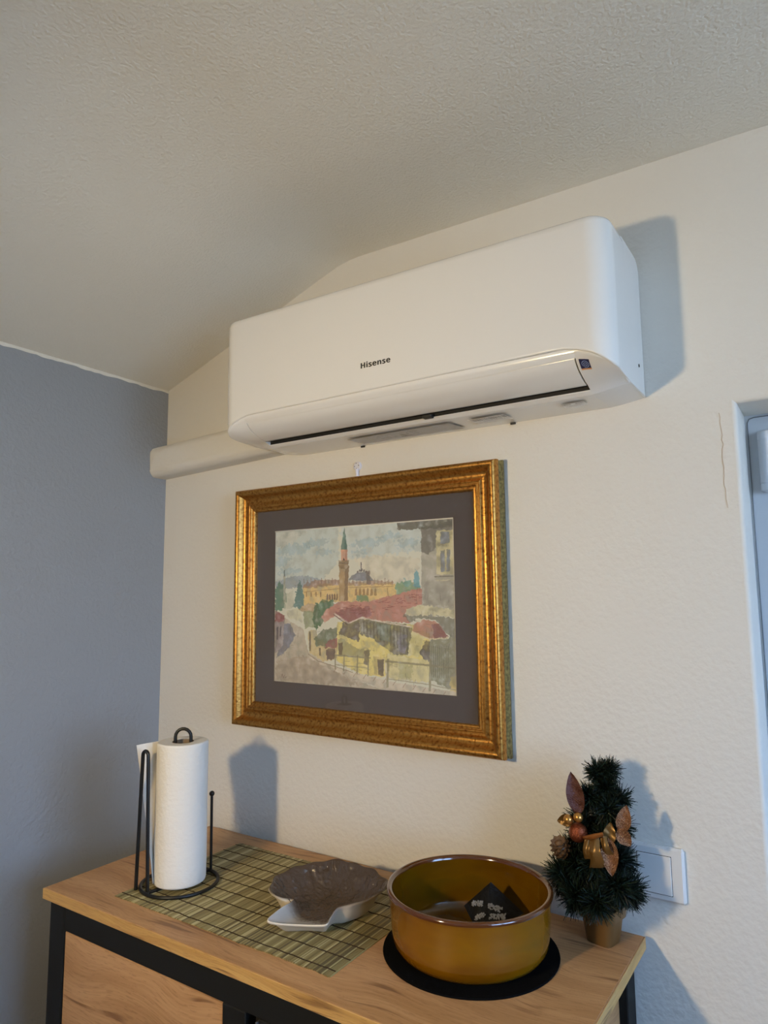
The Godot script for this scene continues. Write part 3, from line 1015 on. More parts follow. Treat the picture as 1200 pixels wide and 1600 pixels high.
	for k in 9: stroke([1010 + k * 13, 830, 1012 + k * 13, 1030], rgb(100, 98, 78), 2.2, .5)
	dab([1130, 1020, 1180, 1020, 1182, 1130, 1130, 1120], rgb(214, 192, 126), .8, 5)
	# pavement and railings
	dab([240, 885, 300, 930, 520, 1000, 760, 1060, 1180, 1120, 1180, 1150, 700, 1100, 600, 1070, 380, 985, 250, 915], rgb(206, 194, 172), .9, 3, .4)
	for k in 12: stroke([420 + k * 62, 975 + k * 13, 400 + k * 62, 1004 + k * 13], rgb(150, 120, 100), 2.2, .6)
	stroke([240, 890, 300, 932, 520, 1002], rgb(126, 108, 90), 2.0, .7)
	var iron := rgb(150, 142, 112)
	stroke([415, 895, 632, 912], iron, 5)
	stroke([415, 955, 620, 975], iron, 3.5, .6)
	for x in [412, 466, 550, 618]: stroke([x, 892, x - 2, 985 + (x - 412) * .2], iron, 4)
	stroke([725, 930, 1005, 955, 1180, 975], iron, 6)
	stroke([735, 1040, 1005, 1075, 1180, 1110], iron, 3.5, .6)
	for x in [740, 1005]: stroke([x, 915, x - 2, 1095 + (x - 740) * .08], iron, 7)
	stroke([728, 940, 728, 1010], rgb(216, 208, 186), 6, .8)
	# loose ink lines over the washes
	for k in 150:
		var x := g.randf_range(60, 1130)
		var y := g.randf_range(440, 1060)
		if x < 420 and y > 880: continue
		var up := g.randf() < .55
		stroke([x, y, x + (g.randf_range(-3, 3) if up else g.randf_range(14, 46)), y + (g.randf_range(14, 44) if up else g.randf_range(-6, 8))], rgb(86, 74, 62), 1.1, .42)
	# signature
	stroke([70, 1040, 78, 1015, 84, 1042, 92, 1022, 98, 1040, 108, 1030], rgb(120, 100, 84), 1.6, .8)
	return canvas

func wall_hook():
	var o := Vector3(.618, Y + .270, 0)
	var t := thing("wall_hook", "white plastic picture hook with pin heads above the gilded frame", "hook", o)
	var white := mat(Color(.86, .85, .88), .4)
	var mb := MB.new()
	var disc := [Vector2(0, .0045), Vector2(.0075, .0045), Vector2(.0095, .0035), Vector2(.0102, 0), Vector2(.0102, -.001)]
	mb.grid(24, disc.size(), func(i, j):
		var a: float = TAU * i / 24.0
		return Vector3(cos(a) * disc[j].x, sin(a) * disc[j].x, disc[j].y), true, true)
	part("plate", mb, white, t)
	mb = MB.new()
	mb.tube([Vector3(0, -.006, .003), Vector3(0, -.020, .003), Vector3(0, -.030, .004), Vector3(0, -.036, .008), Vector3(0, -.034, .012)], .0042, 10)
	part("tongue", mb, white, t)
	for q in [Vector2(-.0015, .0062), Vector2(.0048, .0012), Vector2(-.0055, -.0004), Vector2(-.0008, -.0052)]:
		mb = MB.new()
		mb.ball(Vector3(q.x, q.y, .0045), Vector3(.0011, .0011, .0008), 8, 6)
		part("pin", mb, M.print, t)

func light_switch():
	var o := Vector3(1.1835, Y - .4273, 0)
	var t := thing("light_switch", "white square light switch on the wall behind the small tree", "switch", o)
	var white := mat(Color(.86, .86, .85), .3)
	var mb := MB.new()
	mb.box(Vector3(-.0405, -.0398, -.001), Vector3(.0405, .0398, .0095), .0035)
	part("plate", mb, white, t)
	mb = MB.new()
	mb.box(Vector3(-.0285, -.0300, .003), Vector3(.0225, .0275, .0102), .0002)
	part("gap", mb, mat(Color(.20, .20, .19), .8), t, "dark joint round the rocker")
	mb = MB.new()
	mb.box(Vector3(-.0278, -.0293, .004), Vector3(.0218, .0268, .0112), .0008)
	part("rocker", mb, white, t)

# ------------------------------------------------------------------ things on the sideboard
func bamboo_mat():
	var o := Vector3(.592, TOP, .2175)
	var t := thing("bamboo_placemat", "greenish bamboo stick placemat with dark threads under the dish", "placemat", o)
	var x0 := .355 - o.x
	var x1 := .829 - o.x
	var zb := .0668 - o.z
	var zf := .3665 - o.z
	var m := mat(Color.WHITE, .55)
	m.vertex_color_use_as_albedo = true
	var mb := MB.new()
	var g := RandomNumberGenerator.new()
	g.seed = 5
	var x := x0
	var drift := noise(71, 3.0, 2)
	while x < x1 - .001:
		var w := g.randf_range(.0024, .0036)
		var tone := g.randf()
		var c := Color(.20, .155, .055).lerp(Color(.34, .275, .115), tone)
		if g.randf() < .22: c = Color(.50, .42, .21)
		if g.randf() < .16: c = Color(.13, .10, .04)
		if g.randf() < .2: w *= .5
		mb.col = c
		var dz := .0015 * drift.get_noise_1d(x * 9.0) + g.randf_range(-.0006, .0006)
		var hgt := .0016 + g.randf_range(-.0002, .0003)
		mb.grid(2, 4, func(i, j):
			var xx: float = x + w * [0.0, .18, .82, .98][j]
			return Vector3(xx, [.0003, hgt, hgt, .0003][j], ([zb, zf][i]) + dz + .002 * drift.get_noise_1d(x * 4.0 + 7.0)), false, true)
		mb.face([Vector3(x, .0003, zf + dz), Vector3(x + w * .18, hgt, zf + dz), Vector3(x + w * .82, hgt, zf + dz), Vector3(x + w * .98, .0003, zf + dz)], Vector3(x, 0, 0))
		x += w
	var sticks := part("sticks", mb, m, t, "thin split bamboo sticks side by side")
	sticks.set_meta("kind", "stuff")
	var th := mat(Color(.20, .14, .07), .9)
	for k in 9:
		var z: float = lerp(zf - .014, zb + .012, k / 8.0)
		mb = MB.new()
		var path := []
		for q in 60:
			path.append(Vector3(lerp(x0, x1, q / 59.0), .0017 + .0003 * (q % 2), z + .0012 * drift.get_noise_2d(q * .1, k)))
		mb.tube(path, .0009, 5)
		part("thread", mb, th, t)

func arc_path(a: Vector3, b: Vector3, top: float, gap: float) -> Array:
	# an upturned hairpin: up from a, round a narrow bend at height top, down to b
	var dir := (b - a)
	dir.y = 0
	dir = dir.normalized()
	var mid := (a + b) * .5
	var out := [a]
	for k in range(1, 6): out.append(a.lerp(Vector3(mid.x, top, mid.z) - dir * gap, k / 5.0))
	for k in range(1, 10):
		var an := PI - PI * k / 9.0
		out.append(Vector3(mid.x, top, mid.z) + dir * cos(an) * gap + Vector3(0, sin(an) * gap, 0))
	for k in range(1, 6): out.append((Vector3(mid.x, top, mid.z) + dir * gap).lerp(b, k / 5.0))
	return out

func towel_holder():
	var o := Vector3(.4123, TOP + .002, .2739)
	var t := thing("paper_towel_holder", "black wire paper towel holder standing on the placemat corner", "towel holder", o)
	var mb := MB.new()
	var ring := []
	for k in 48:
		var a := TAU * k / 48.0
		ring.append(Vector3(cos(a) * .0675, .0032, sin(a) * .0675))
	mb.tube(ring, .0032, 8, true)
	part("base_ring", mb, M.wire, t)
	mb = MB.new()
	mb.tube([Vector3(-.0115, .0032, .0665), Vector3(0, .0032, .01), Vector3(.004, .0032, -.0674)], .003, 8)
	part("cross_bar", mb, M.wire, t)
	mb = MB.new()
	# hairpin centre rod that shows as the loop above the roll
	var d := Vector3(.83, 0, -.55) * .0145
	mb.tube(arc_path(-d + Vector3(0, .003, 0), d + Vector3(0, .003, 0), .258, .0145), .0031, 8)
	part("centre_loop", mb, M.wire, t)
	mb = MB.new()
	mb.tube(arc_path(Vector3(-.0464, -.0005, .0588), Vector3(-.0125, .003, .0600), .232, .0078), .0033, 8)
	part("side_loop", mb, M.wire, t, "tall black wire hairpin beside the roll")
	mb = MB.new()
	mb.tube([Vector3(.0085, .003, -.0665), Vector3(.0085, .07, -.066), Vector3(.0085, .140, -.0655)], .0026, 8)
	mb.ball(Vector3(.0085, .1425, -.0655), Vector3.ONE * .0052, 12, 8)
	part("tear_arm", mb, M.wire, t, "short black wire arm with a ball end")

func paper_roll():
	var o := Vector3(.4123, TOP + .0086, .2739)
	var t := thing("paper_towel_roll", "white embossed paper towel roll on the black wire holder", "paper roll", o)
	var paper := mat(Color(.88, .86, .82), .95)
	relief(paper, seamless(81, 0.045, 256, 3, FastNoiseLite.TYPE_CELLULAR), 0.10, 9.0)
	var h := .2445
	var r := .0462
	var mb := MB.new()
	var prof := [Vector2(.019, .004), Vector2(.030, .002), Vector2(r - .003, 0), Vector2(r - .001, .001), Vector2(r, .004), Vector2(r + .0004, .05), Vector2(r, .12), Vector2(r - .0002, h - .004), Vector2(r - .001, h - .001), Vector2(r - .003, h), Vector2(.034, h - .0005), Vector2(.0195, h - .0015)]
	mb.lathe(prof, 48, Vector3.ZERO)
	part("roll", mb, paper, t)
	mb = MB.new()
	mb.lathe([Vector2(.019, .002), Vector2(.0195, h - .001), Vector2(.0185, h - .001), Vector2(.018, .002)], 28)
	part("core", mb, mat(Color(.52, .45, .37), .9), t, "grey-brown cardboard core")
	# loose sheet leaving the roll at its left
	mb = MB.new()
	var wob := noise(33, 14.0, 2)
	var f := func(i: int, j: int) -> Vector3:
		var s := i / 14.0
		var v := j / 16.0
		var y := .006 + (h - .007) * v
		var start := Vector2(-.0390, -.0250)
		var tip := Vector2(-.0135 - .0490 * pow(v, 1.15), .0490 + .006 * v)
		var bend := Vector2(-.0455, .018)
		var q := start.lerp(bend, s).lerp(bend.lerp(tip, s), s)
		return Vector3(q.x, y - .004 * s * v, q.y) + Vector3(1, 0, .4) * .0016 * wob.get_noise_2d(s * .1, v * .2) * s
	mb.grid(15, 17, f)
	mb.grid(15, 17, func(i, j): return f.call(i, j) + Vector3(.0004, 0, -.0003), false, true)
	part("loose_sheet", mb, paper, t)

func catmull(p: Array, s: float):
	var n := p.size()
	var k := int(floor(s)) % n
	var u: float = s - floor(s)
	var a: Vector3 = p[(k + n - 1) % n]
	var b: Vector3 = p[k]
	var c: Vector3 = p[(k + 1) % n]
	var d: Vector3 = p[(k + 2) % n]
	return b.cubic_interpolate(c, a, d, u)

func mushroom_dish():
	var o := Vector3(.712, TOP + .002, .245)
	var t := thing("mushroom_dish", "mushroom-shaped ceramic dish with a bronze embossed cap and white stem", "dish", o)
	# rim as (x, height, z)
	var rim := []
	for q in [[.6810, .030, .2690], [.6640, .035, .2830], [.6400, .039, .2800], [.6235, .042, .2568], [.6150, .044, .2320], [.6216, .046, .2090], [.6370, .048, .1757], [.6629, .050, .1505], [.6900, .052, .1420], [.7177, .050, .1415], [.7500, .049, .1440], [.7828, .046, .1581], [.7955, .044, .1780], [.7949, .041, .1969], [.7880, .038, .2220], [.7761, .036, .2422], [.7606, .033, .2581], [.7620, .027, .2780], [.7663, .024, .2942], [.7500, .022, .3030], [.7239, .022, .3170], [.7040, .025, .3330], [.6906, .029, .3400], [.6850, .030, .3200], [.6830, .031, .2950]]:
		rim.append(Vector3(q[0] - o.x, q[1], q[2] - o.z))
	var NU := 260
	var NV := 60
	var n1 := noise(91, 60.0, 3)
	var n2 := noise(92, 170.0, 2)
	var flowers := [Vector3(.668, .186, .017), Vector3(.712, .172, .011), Vector3(.745, .182, .008), Vector3(.760, .205, .012), Vector3(.700, .215, .009), Vector3(.735, .222, .009), Vector3(.645, .225, .012), Vector3(.772, .228, .009), Vector3(.675, .240, .010)]
	var low := .0065
	var cen := Vector3(-.002, 0, -.012)
	var stem_of := func(q: Vector3) -> float:
		# 0 on the cap, 1 on the stem
		return smoothstep(.018, .044, q.z * .93 + q.x * .18)
	var edge := func(i: int) -> Vector3:
		# the rim is scalloped along the cap
		var e: Vector3 = catmull(rim, rim.size() * float(i) / NU)
		var a := atan2(e.z - cen.z, e.x - cen.x)
		var cap: float = 1.0 - stem_of.call(e)
		var w := sin(a * 15.0) * .6 + sin(a * 9.0 + 1.0) * .4
		e += (e - cen) * Vector3(1, 0, 1) * .022 * w * cap
		e.y += .0012 * w * cap
		return e
	var base := func(i: int, t_: float) -> Vector3:
		var e: Vector3 = edge.call(i)
		var q := cen.lerp(Vector3(e.x, 0, e.z), t_)
		var rise: float = pow(t_, 2.3) * .72 + .28 * smoothstep(.6, 1.0, t_)
		return Vector3(q.x, low + (e.y - low) * rise, q.z)
	var bronze := Color(.085, .058, .042)
	var pale := Color(.50, .48, .44)
	var mb := MB.new()
	for i in NU:
		for j in NV:
			var t_ := float(j) / (NV - 1)
			var q: Vector3 = base.call(i, t_)
			var st: float = stem_of.call(q)
			var wx := q.x + o.x
			var wz := q.z + o.z
			var e := 0.0
			for fl in flowers:
				var dx: float = wx - fl.x
				var dz: float = wz - fl.y
				var rr := sqrt(dx * dx + dz * dz)
				var an := atan2(dz, dx)
				var rad: float = fl.z * (1.0 + .14 * cos(an * 7.0))
				e += .0022 * (smoothstep(rad, rad - .0025, rr) * .55 + .8 * exp(-pow((rr - rad) / .0013, 2.0)) + .6 * exp(-pow((rr - rad * .4) / .0014, 2.0)))
			e += .0016 * n1.get_noise_2d(wx, wz) + .0011 * n2.get_noise_2d(wx, wz)
			var an2 := atan2(q.z - cen.z, q.x - cen.x)
			e += .0014 * sin(an2 * 44.0 + 3.0 * n1.get_noise_2d(wx, wz)) * smoothstep(.7, .9, t_) * smoothstep(-.2, .3, sin(an2 * 5.0))
			# relief stands off the surface, not straight up
			var q0: Vector3 = base.call(i, max(0.0, t_ - .02))
			var q1: Vector3 = base.call(i, min(1.0, t_ + .02))
			var along := (q1 - q0).normalized()
			var side := Vector3(-(q1 - q0).z, 0, (q1 - q0).x).normalized()
			var nrm := side.cross(along).normalized()
			if nrm.y < 0: nrm = -nrm
			q += nrm * e * (1.0 - st) * smoothstep(1.0, .94, t_) * smoothstep(0.0, .1, t_)
			mb.col = bronze.lerp(pale, clamp(st + .3 * n1.get_noise_2d(wx * 3.0, wz * 3.0) * (1.0 - abs(2.0 * st - 1.0)), 0.0, 1.0))
			mb.p(q)
	for i in NU:
		var i2 := (i + 1) % NU
		for j in NV - 1:
			var a := i * NV + j
			var d := i2 * NV + j
			mb.idx.append_array([a, a + 1, d, d, a + 1, d + 1])
	var gm := mat(Color.WHITE, .22)
	gm.vertex_color_use_as_albedo = true
	gm.metallic_specular = .75
	gm.metallic = .2
	relief(gm, seamless(93, .16, 256, 2), .06, 14.0)
	part("bowl_inside", mb, gm, t, "bronze embossed glaze running into a pale stem")
	# outside and rolled rim
	mb = MB.new()
	var cream := Color(.66, .58, .45)
	for i in NU:
		for j in 16:
			var e: Vector3 = edge.call(i)
			var q: Vector3
			if j == 0: q = e
			elif j == 1: q = Vector3(e.x, e.y + .0007, e.z) + (e - cen) * Vector3(1, 0, 1) * .012
			else:
				var t_ := 1.0 - (j - 2) / 13.0
				q = base.call(i, t_)
				q += (e - cen) * Vector3(1, 0, 1) * (.028 * t_)
				q.y = max(.0002, low - .006 + (e.y - .0022 - low + .006) * smoothstep(.62, 1.0, t_))
			var st: float = stem_of.call(e)
			mb.col = bronze.lerp(cream, st) if j < 2 else cream
			mb.p(q)
	for i in NU:
		var i2 := (i + 1) % NU
		for j in 15:
			var a := i * 16 + j
			var d := i2 * 16 + j
			mb.idx.append_array([a, d, a + 1, d, d + 1, a + 1])
	var sm := mat(Color.WHITE, .35)
	sm.vertex_color_use_as_albedo = true
	part("shell", mb, sm, t, "cream glazed outside of the dish")

func round_mat():
	var o := Vector3(.958, TOP, .197)
	var mb := MB.new()
	var rr := .1285
	mb.lathe([Vector2(0, 0), Vector2(rr - .0005, 0), Vector2(rr, .0008), Vector2(rr - .0004, .0024), Vector2(rr - .0015, .003), Vector2(0, .003)], 72)
	var m := mat(Color(.05, .05, .052), 1.0)
	m.metallic_specular = .15
	relief(m, seamless(17, .1, 256, 3), .03, 12.0)
	var p := part("round_mat", mb, m, self)
	p.position = o
	p.set_meta("label", "flat round black mat under the mustard pot")
	p.set_meta("category", "mat")

func casserole():
	var o := Vector3(.958, TOP + .003, .197)
	var t := thing("mustard_pot", "round mustard-yellow glazed pot with a brown rim on the black mat", "pot", o)
	var glaze := mat(Color.WHITE, .12)
	glaze.albedo_texture = ramp_tex(101, .012, 4, [[0.0, rgb(98, 58, 3)], [.4, rgb(120, 77, 6)], [.6, rgb(127, 84, 8)], [1.0, rgb(110, 79, 15)]])
	glaze.uv1_scale = Vector3(1, 1, 1)
	glaze.clearcoat_enabled = true
	glaze.clearcoat = .35
	glaze.clearcoat_roughness = .05
	var R := .1215
	var h := .0875
	var mb := MB.new()
	mb.lathe([Vector2(0, .001), Vector2(.092, .001), Vector2(.097, .0), Vector2(.101, .0015), Vector2(.107, .006), Vector2(.112, .013), Vector2(.1145, .022), Vector2(.1160, .035), Vector2(.1175, .060), Vector2(.119, h - .012), Vector2(R, h - .006)], 96)
	part("outside", mb, glaze, t)
	mb = MB.new()
	mb.lathe([Vector2(R - .0085, h - .006), Vector2(.1115, .060), Vector2(.1100, .035), Vector2(.108, .020), Vector2(.101, .011), Vector2(.090, .008), Vector2(.05, .007), Vector2(0, .007)], 96)
	var inner := glaze.duplicate()
	inner.albedo_color = Color(.80, .82, .80)
	part("inside", mb, inner, t, "olive-tinted glazed inside of the pot")
	mb = MB.new()
	mb.lathe([Vector2(R, h - .006), Vector2(R + .0005, h - .0035), Vector2(R - .0005, h - .001), Vector2(R - .003, h), Vector2(R - .006, h - .0008), Vector2(R - .008, h - .003), Vector2(R - .0085, h - .006)], 96)
	var rim := mat(rgb(84, 44, 14), .14)
	rim.clearcoat_enabled = true
	rim.clearcoat_roughness = .05
	part("rim", mb, rim, t, "brown glazed rim")

func sachet():
	var o := Vector3(.968, TOP + .011, .165)
	var t := thing("black_sachet", "black pyramid pouch with white pellets showing, lying in the pot", "sachet", o)
	# a puffed four-cornered pouch
	var A := Vector3(.9645, TOP + .0745, .135) - o   # peak
	var B := Vector3(.9289, TOP + .0400, .158) - o   # left tip
	var C := Vector3(1.0130, TOP + .0360, .124) - o  # right tip
	var E := Vector3(.9680, TOP + .0180, .186) - o   # front tip
	var G := Vector3(.9800, TOP + .0105, .125) - o   # back bottom
	var cen := (A + B + C + E + G) / 5.0
	var cloth := mat(Color(.06, .056, .056), .5)
	cloth.metallic_specular = .3
	relief(cloth, seamless(111, .05, 256, 3), .12, 10.0)
	var mb := MB.new()
	var puff := func(p0: Vector3, p1: Vector3, p2: Vector3, out: float, n: int, shrink: float, lift: float) -> Array:
		var rows := []
		var m := (p0 + p1 + p2) / 3.0
		var nn := (p1 - p0).cross(p2 - p0).normalized()
		if nn.dot(m - cen) < 0: nn = -nn
		for i in n + 1:
			var row := []
			for j in i + 1:
				var a := 1.0 - float(i) / n
				var c := (float(j) / n)
				var b := 1.0 - a - c
				var q := p0 * a + p1 * b + p2 * c
				q = m + (q - m) * shrink
				q += nn * (out * 27.0 * max(0.0, a * b * c) + lift)
				row.append(q)
			rows.append(row)
		return rows
	var put := func(b_: MB, rows: Array):
		for i in rows.size() - 1:
			for j in rows[i].size():
				b_.face([rows[i][j], rows[i + 1][j], rows[i + 1][j + 1]], cen)
				if j + 1 < rows[i].size():
					b_.face([rows[i][j], rows[i + 1][j + 1], rows[i][j + 1]], cen)
	for f in [[A, B, E], [A, E, C], [A, C, B], [B, C, G], [B, G, E], [E, G, C]]:
		put.call(mb, puff.call(f[0], f[1], f[2], .004, 8, 1.0, 0.0))
	part("pouch", mb, cloth, t)
	# the white pellets in its two windows
	var g := RandomNumberGenerator.new()
	g.seed = 12
	mb = MB.new()
	for k in 320:
		var s := g.randf()
		var band: int = k % 2
		var q: Vector3
		var nn: Vector3
		if band == 0:
			q = B.lerp(A, .22).lerp(C.lerp(E, .30).lerp(A, .30), s * .78 + .06) + (E - B) * .13
		else:
			q = B.lerp(E, .60).lerp(C.lerp(E, .35), s * .86 + .06) + Vector3(0, .006, 0)
		nn = (q - cen).normalized()
		q += (A - E) * g.randf_range(-.05, .05) + Vector3(g.randf_range(-.001, .001), 0, 0)
		var fn := (E - A).cross(C - A).normalized() if s > .45 else (B - A).cross(E - A).normalized()
		if fn.dot(q - cen) < 0: fn = -fn
		var pl: Vector3 = A
		q -= fn * (q - pl).dot(fn)
		q += fn * .0035
		mb.ball(q, Vector3.ONE * g.randf_range(.0008, .0014), 6, 5)
	var pe := part("pellets", mb, mat(Color(.50, .50, .51), .7), t, "tiny white pellets behind the pouch windows")
	pe.set_meta("kind", "stuff")

func leaf_mesh(tip: Vector3, foot: Vector3, width: float, facing: Vector3, curl: float) -> MB:
	var mb := MB.new()
	var ax := tip - foot
	var side := ax.cross(facing).normalized()
	var nrm := side.cross(ax).normalized()
	if nrm.dot(facing) < 0: nrm = -nrm
	for s in [1, -1]:
		mb.grid(11, 5, func(i, j):
			var u: float = i / 10.0
			var w: float = (j - 2) / 2.0
			var wid: float = width * pow(sin(PI * pow(u, .8)), .8) * .5
			return foot + ax * u + side * w * wid + nrm * (curl * sin(PI * u) - width * .22 * (1.0 - abs(w)) * sin(PI * u) + .0003 * s + width * .04 * sin(u * 19.0 + w * 3.0)), false, s < 0)
	return mb

func small_tree():
	var o := Vector3(1.115, TOP, .066)
	var t := thing("christmas_tree", "small dark green artificial christmas tree with copper trimmings in a gold pot", "christmas tree", o)
	var by := -.5189
	var at := func(x: float, y: float, z: float) -> Vector3: return Vector3(x, y - by, z) - Vector3(o.x, 0, o.z)
	# pot: square with rounded corners, turned a little
	var mb := MB.new()
	var turn := Basis(Vector3.UP, deg_to_rad(-14))
	var lv := [[.0, .002], [.019, .0], [.020, .001], [.0245, .034], [.0255, .036], [.0285, .0365], [.0305, .052], [.0300, .053], [.0275, .053], [.0262, .048], [.0, .047]]
	mb.grid(32, lv.size(), func(i, j):
		var a: float = TAU * i / 32.0
		var c := cos(a)
		var s := sin(a)
		var k: float = pow(pow(abs(c), 5.0) + pow(abs(s), 5.0), -.2)
		return turn * Vector3(c * k * lv[j][0], lv[j][1], s * k * lv[j][0]), true)
	part("flower_pot", mb, mat(rgb(112, 82, 44), .42, .3), t, "dull gold square plastic flower pot")
	mb = MB.new()
	mb.tube([Vector3(0, .045, 0), Vector3(-.003, .10, .004), Vector3(.006, .16, .004), Vector3(.013, .235, .004), Vector3(.012, .262, .004)], .0035, 7)
	part("trunk", mb, mat(Color(.10, .08, .05), .9), t)
	# garlands of tinsel needles
	var g := RandomNumberGenerator.new()
	g.seed = 31
	var tips := [Color(.006, .012, .008), Color(.010, .019, .012), Color(.018, .030, .020), Color(.005, .009, .007)]
	var needle := mat(Color.WHITE, .42)
	needle.vertex_color_use_as_albedo = true
	needle.metallic_specular = .3
	var clumps := []
	# [centre, reach, needles, length]
	for k in 10:
		var a := TAU * k / 10.0
		clumps.append([Vector3(cos(a) * .047 - .006, .085 + .012 * sin(a * 3.0), max(-.040, sin(a) * .047) + .012), .020, 330, .024])
	for k in 7:
		var a := TAU * k / 7.0 + .4
		clumps.append([Vector3(cos(a) * .037 - .004, .124 + .006 * sin(a * 2.0), max(-.036, sin(a) * .036) + .008), .019, 280, .021])
	for k in 6:
		var a := TAU * k / 6.0 + .1
		clumps.append([Vector3(cos(a) * .029 + .002, .163 + .008 * cos(a * 2.0), sin(a) * .027 + .004), .017, 250, .019])
	for k in 5:
		var a := TAU * k / 5.0 + .9
		clumps.append([Vector3(cos(a) * .023 + .009, .204 + .006 * cos(a * 3.0), sin(a) * .022 + .004), .017, 250, .019])
	for q in [Vector3(.012, .238, .004), Vector3(.020, .250, .002), Vector3(.004, .246, .008), Vector3(.016, .226, .012)]:
		clumps.append([q, .013, 240, .017])
	for cl in clumps:
		mb = MB.new()
		for k in int(cl[2] * 2.1):
			var d := Vector3(g.randfn(), g.randfn(), g.randfn()).normalized()
			var foot: Vector3 = cl[0] + d * cl[1] * g.randf_range(0.0, .75)
			var dd := (d + Vector3(g.randfn(), g.randfn(), g.randfn()) * .45).normalized()
			var tip: Vector3 = foot + dd * cl[3] * g.randf_range(.55, 1.15)
			foot.z = max(foot.z, -.060); tip.z = max(tip.z, -.0625)
			foot.y = max(foot.y, .05); tip.y = max(tip.y, .048)
			var inpot := false
			for e in [foot, tip]:
				if e.y < .096 and Vector2(e.x + o.x - .958, e.z + o.z - .197).length() < .127: inpot = true
			if inpot: continue
			var w := dd.cross(Vector3(g.randfn(), g.randfn(), g.randfn())).normalized() * .00075
			mb.col = tips[g.randi() % 4] * g.randf_range(.8, 1.3)
			var b := mb.v.size()
			mb.p(foot - w); mb.p(foot + w); mb.p(tip + w * .5); mb.p(tip - w * .5)
			mb.idx.append_array([b, b + 1, b + 2, b, b + 2, b + 3])
		var tu := part("needle_tuft", mb, needle, t)
		tu.set_meta("kind", "stuff")
	# trimmings
	var copper := mat(rgb(138, 70, 42), .28, .7)
	relief(copper, seamless(121, .12, 128, 3), .12, 30.0)
	var glitter := mat(Color.WHITE, .4, .55)
	glitter.albedo_texture = ramp_tex(122, .22, 2, [[0.0, rgb(58, 30, 18)], [.45, rgb(104, 62, 38)], [.7, rgb(160, 112, 70)], [1.0, rgb(244, 216, 166)]], 128)
	relief(glitter, seamless(123, .2, 128, 2), .15, 24.0)
	var brown := mat(rgb(78, 38, 26), .42, .35)
	relief(brown, seamless(124, .1, 128, 3), .12, 30.0)
	var goldm := mat(rgb(196, 142, 74), .28, .8)
	var ribbon := mat(rgb(128, 96, 52), .36, .55)
	var F := Vector3(.25, .15, 1)
	part("leaf", leaf_mesh(at.call(1.0862, -.2710, .10), at.call(1.1005, -.330, .110), .026, F, .006), brown, t, "dark copper leaf")
	part("leaf", leaf_mesh(at.call(1.0665, -.3430, .112), at.call(1.094, -.336, .112), .018, F, .003), mat(rgb(120, 90, 48), .35, .6), t, "small antique gold leaf")
	part("leaf", leaf_mesh(at.call(1.1500, -.4010, .128), at.call(1.1440, -.352, .118), .024, F, .006), glitter, t, "glittering copper leaf")
	part("leaf", leaf_mesh(at.call(1.1670, -.3080, .098), at.call(1.1600, -.346, .108), .021, F, .006), glitter, t, "glittering copper leaf")
	part("leaf", leaf_mesh(at.call(1.1725, -.3620, .106), at.call(1.1560, -.340, .110), .020, F, .005), glitter, t, "glittering copper leaf")
	part("leaf", leaf_mesh(at.call(1.1480, -.3300, .116), at.call(1.1440, -.362, .118), .018, F, .003), ribbon, t)
	mb = MB.new()
	mb.ball(at.call(1.0985, -.3545, .112), Vector3.ONE * .0140, 20, 14)
	part("bauble", mb, copper, t, "copper bauble")
	for q in [Vector3(1.0858, -.3363, .118), Vector3(1.1005, -.3315, .116)]:
		mb = MB.new()
		mb.ball(at.call(q.x, q.y, q.z), Vector3.ONE * .0072, 16, 10)
		part("berry", mb, goldm, t, "small shiny gold ball")
	# pine cone
	var cone := mat(rgb(104, 76, 50), .6)
	var cc: Vector3 = at.call(1.0715, -.3830, .112)
	var cax := Basis(Vector3(1, 0, .3).normalized(), .5)
	mb = MB.new()
	mb.ball(cc, Vector3(.011, .015, .011), 12, 8, cax)
	var pc := part("pine_cone", mb, cone, t, "small brown pine cone")
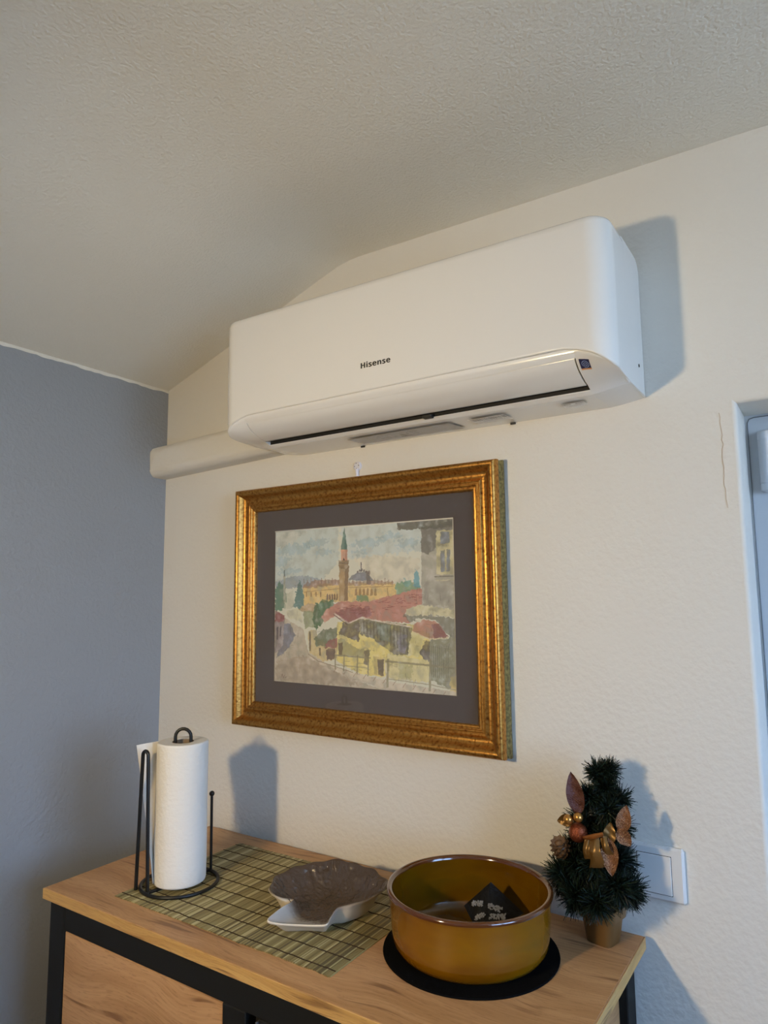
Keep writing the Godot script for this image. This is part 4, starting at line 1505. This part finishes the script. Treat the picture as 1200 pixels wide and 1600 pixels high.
	for r in 7:
		for k in 8:
			var a := TAU * (k + .5 * (r % 2)) / 8.0
			var hh := -.014 + .0044 * r
			var rad := .0165 * sqrt(max(.05, 1.0 - pow(hh / .0185, 2.0)))
			var d := Vector3(cos(a), .35, sin(a)).normalized()
			mb = MB.new()
			var sc: MB = leaf_mesh(cc + cax * (Vector3(cos(a) * rad, hh + .003, sin(a) * rad)), cc + cax * Vector3(cos(a) * .005, hh, sin(a) * .005), .0085, cax * Vector3(0, 1, 0), .001)
			part("scale", sc, cone, pc)
	# ribbon bow: a rolled knot and tails
	mb = MB.new()
	mb.tube([at.call(1.1105, -.3560, .124), at.call(1.1180, -.3530, .130), at.call(1.1290, -.3485, .132), at.call(1.1400, -.3450, .128)], [.0022, .0034, .0036, .0030], 10)
	part("ribbon_knot", mb, mat(rgb(176, 112, 58), .28, .75), t, "rolled copper-gold ribbon")
	var rb := func(pts: Array, w: Vector3, cup: float):
		var b_ := MB.new()
		var n := 13
		for s in [0, 1]:
			b_.grid(n, 5, func(i, j):
				var u: float = float(i) / (n - 1) * (pts.size() - 1)
				var k: int = min(int(u), pts.size() - 2)
				var p0: Vector3 = pts[max(0, k - 1)]
				var p3: Vector3 = pts[min(pts.size() - 1, k + 2)]
				var c: Vector3 = pts[k].cubic_interpolate(pts[k + 1], p0, p3, u - k)
				var v: float = (j - 2) / 4.0
				var wid: float = .55 + .45 * float(i) / (n - 1)
				return c + w * v * wid + Vector3(0, 0, cup * (1.0 - 4.0 * v * v) + .0012 * sin(v * 9.0 + u * 2.0) + .0004 * s), false, s == 1)
		part("ribbon", b_, ribbon, t, "dull gold ribbon tail")
	rb.call([at.call(1.1165, -.3560, .124), at.call(1.1150, -.3700, .130), at.call(1.1170, -.3830, .127)], Vector3(.014, .003, .003), .002)
	rb.call([at.call(1.1270, -.3530, .126), at.call(1.1290, -.3680, .135), at.call(1.1310, -.3820, .132), at.call(1.1290, -.3930, .126)], Vector3(.024, .006, .002), .003)
	rb.call([at.call(1.1390, -.3500, .124), at.call(1.1430, -.3620, .129), at.call(1.1460, -.3740, .122)], Vector3(.014, .005, .002), .002)
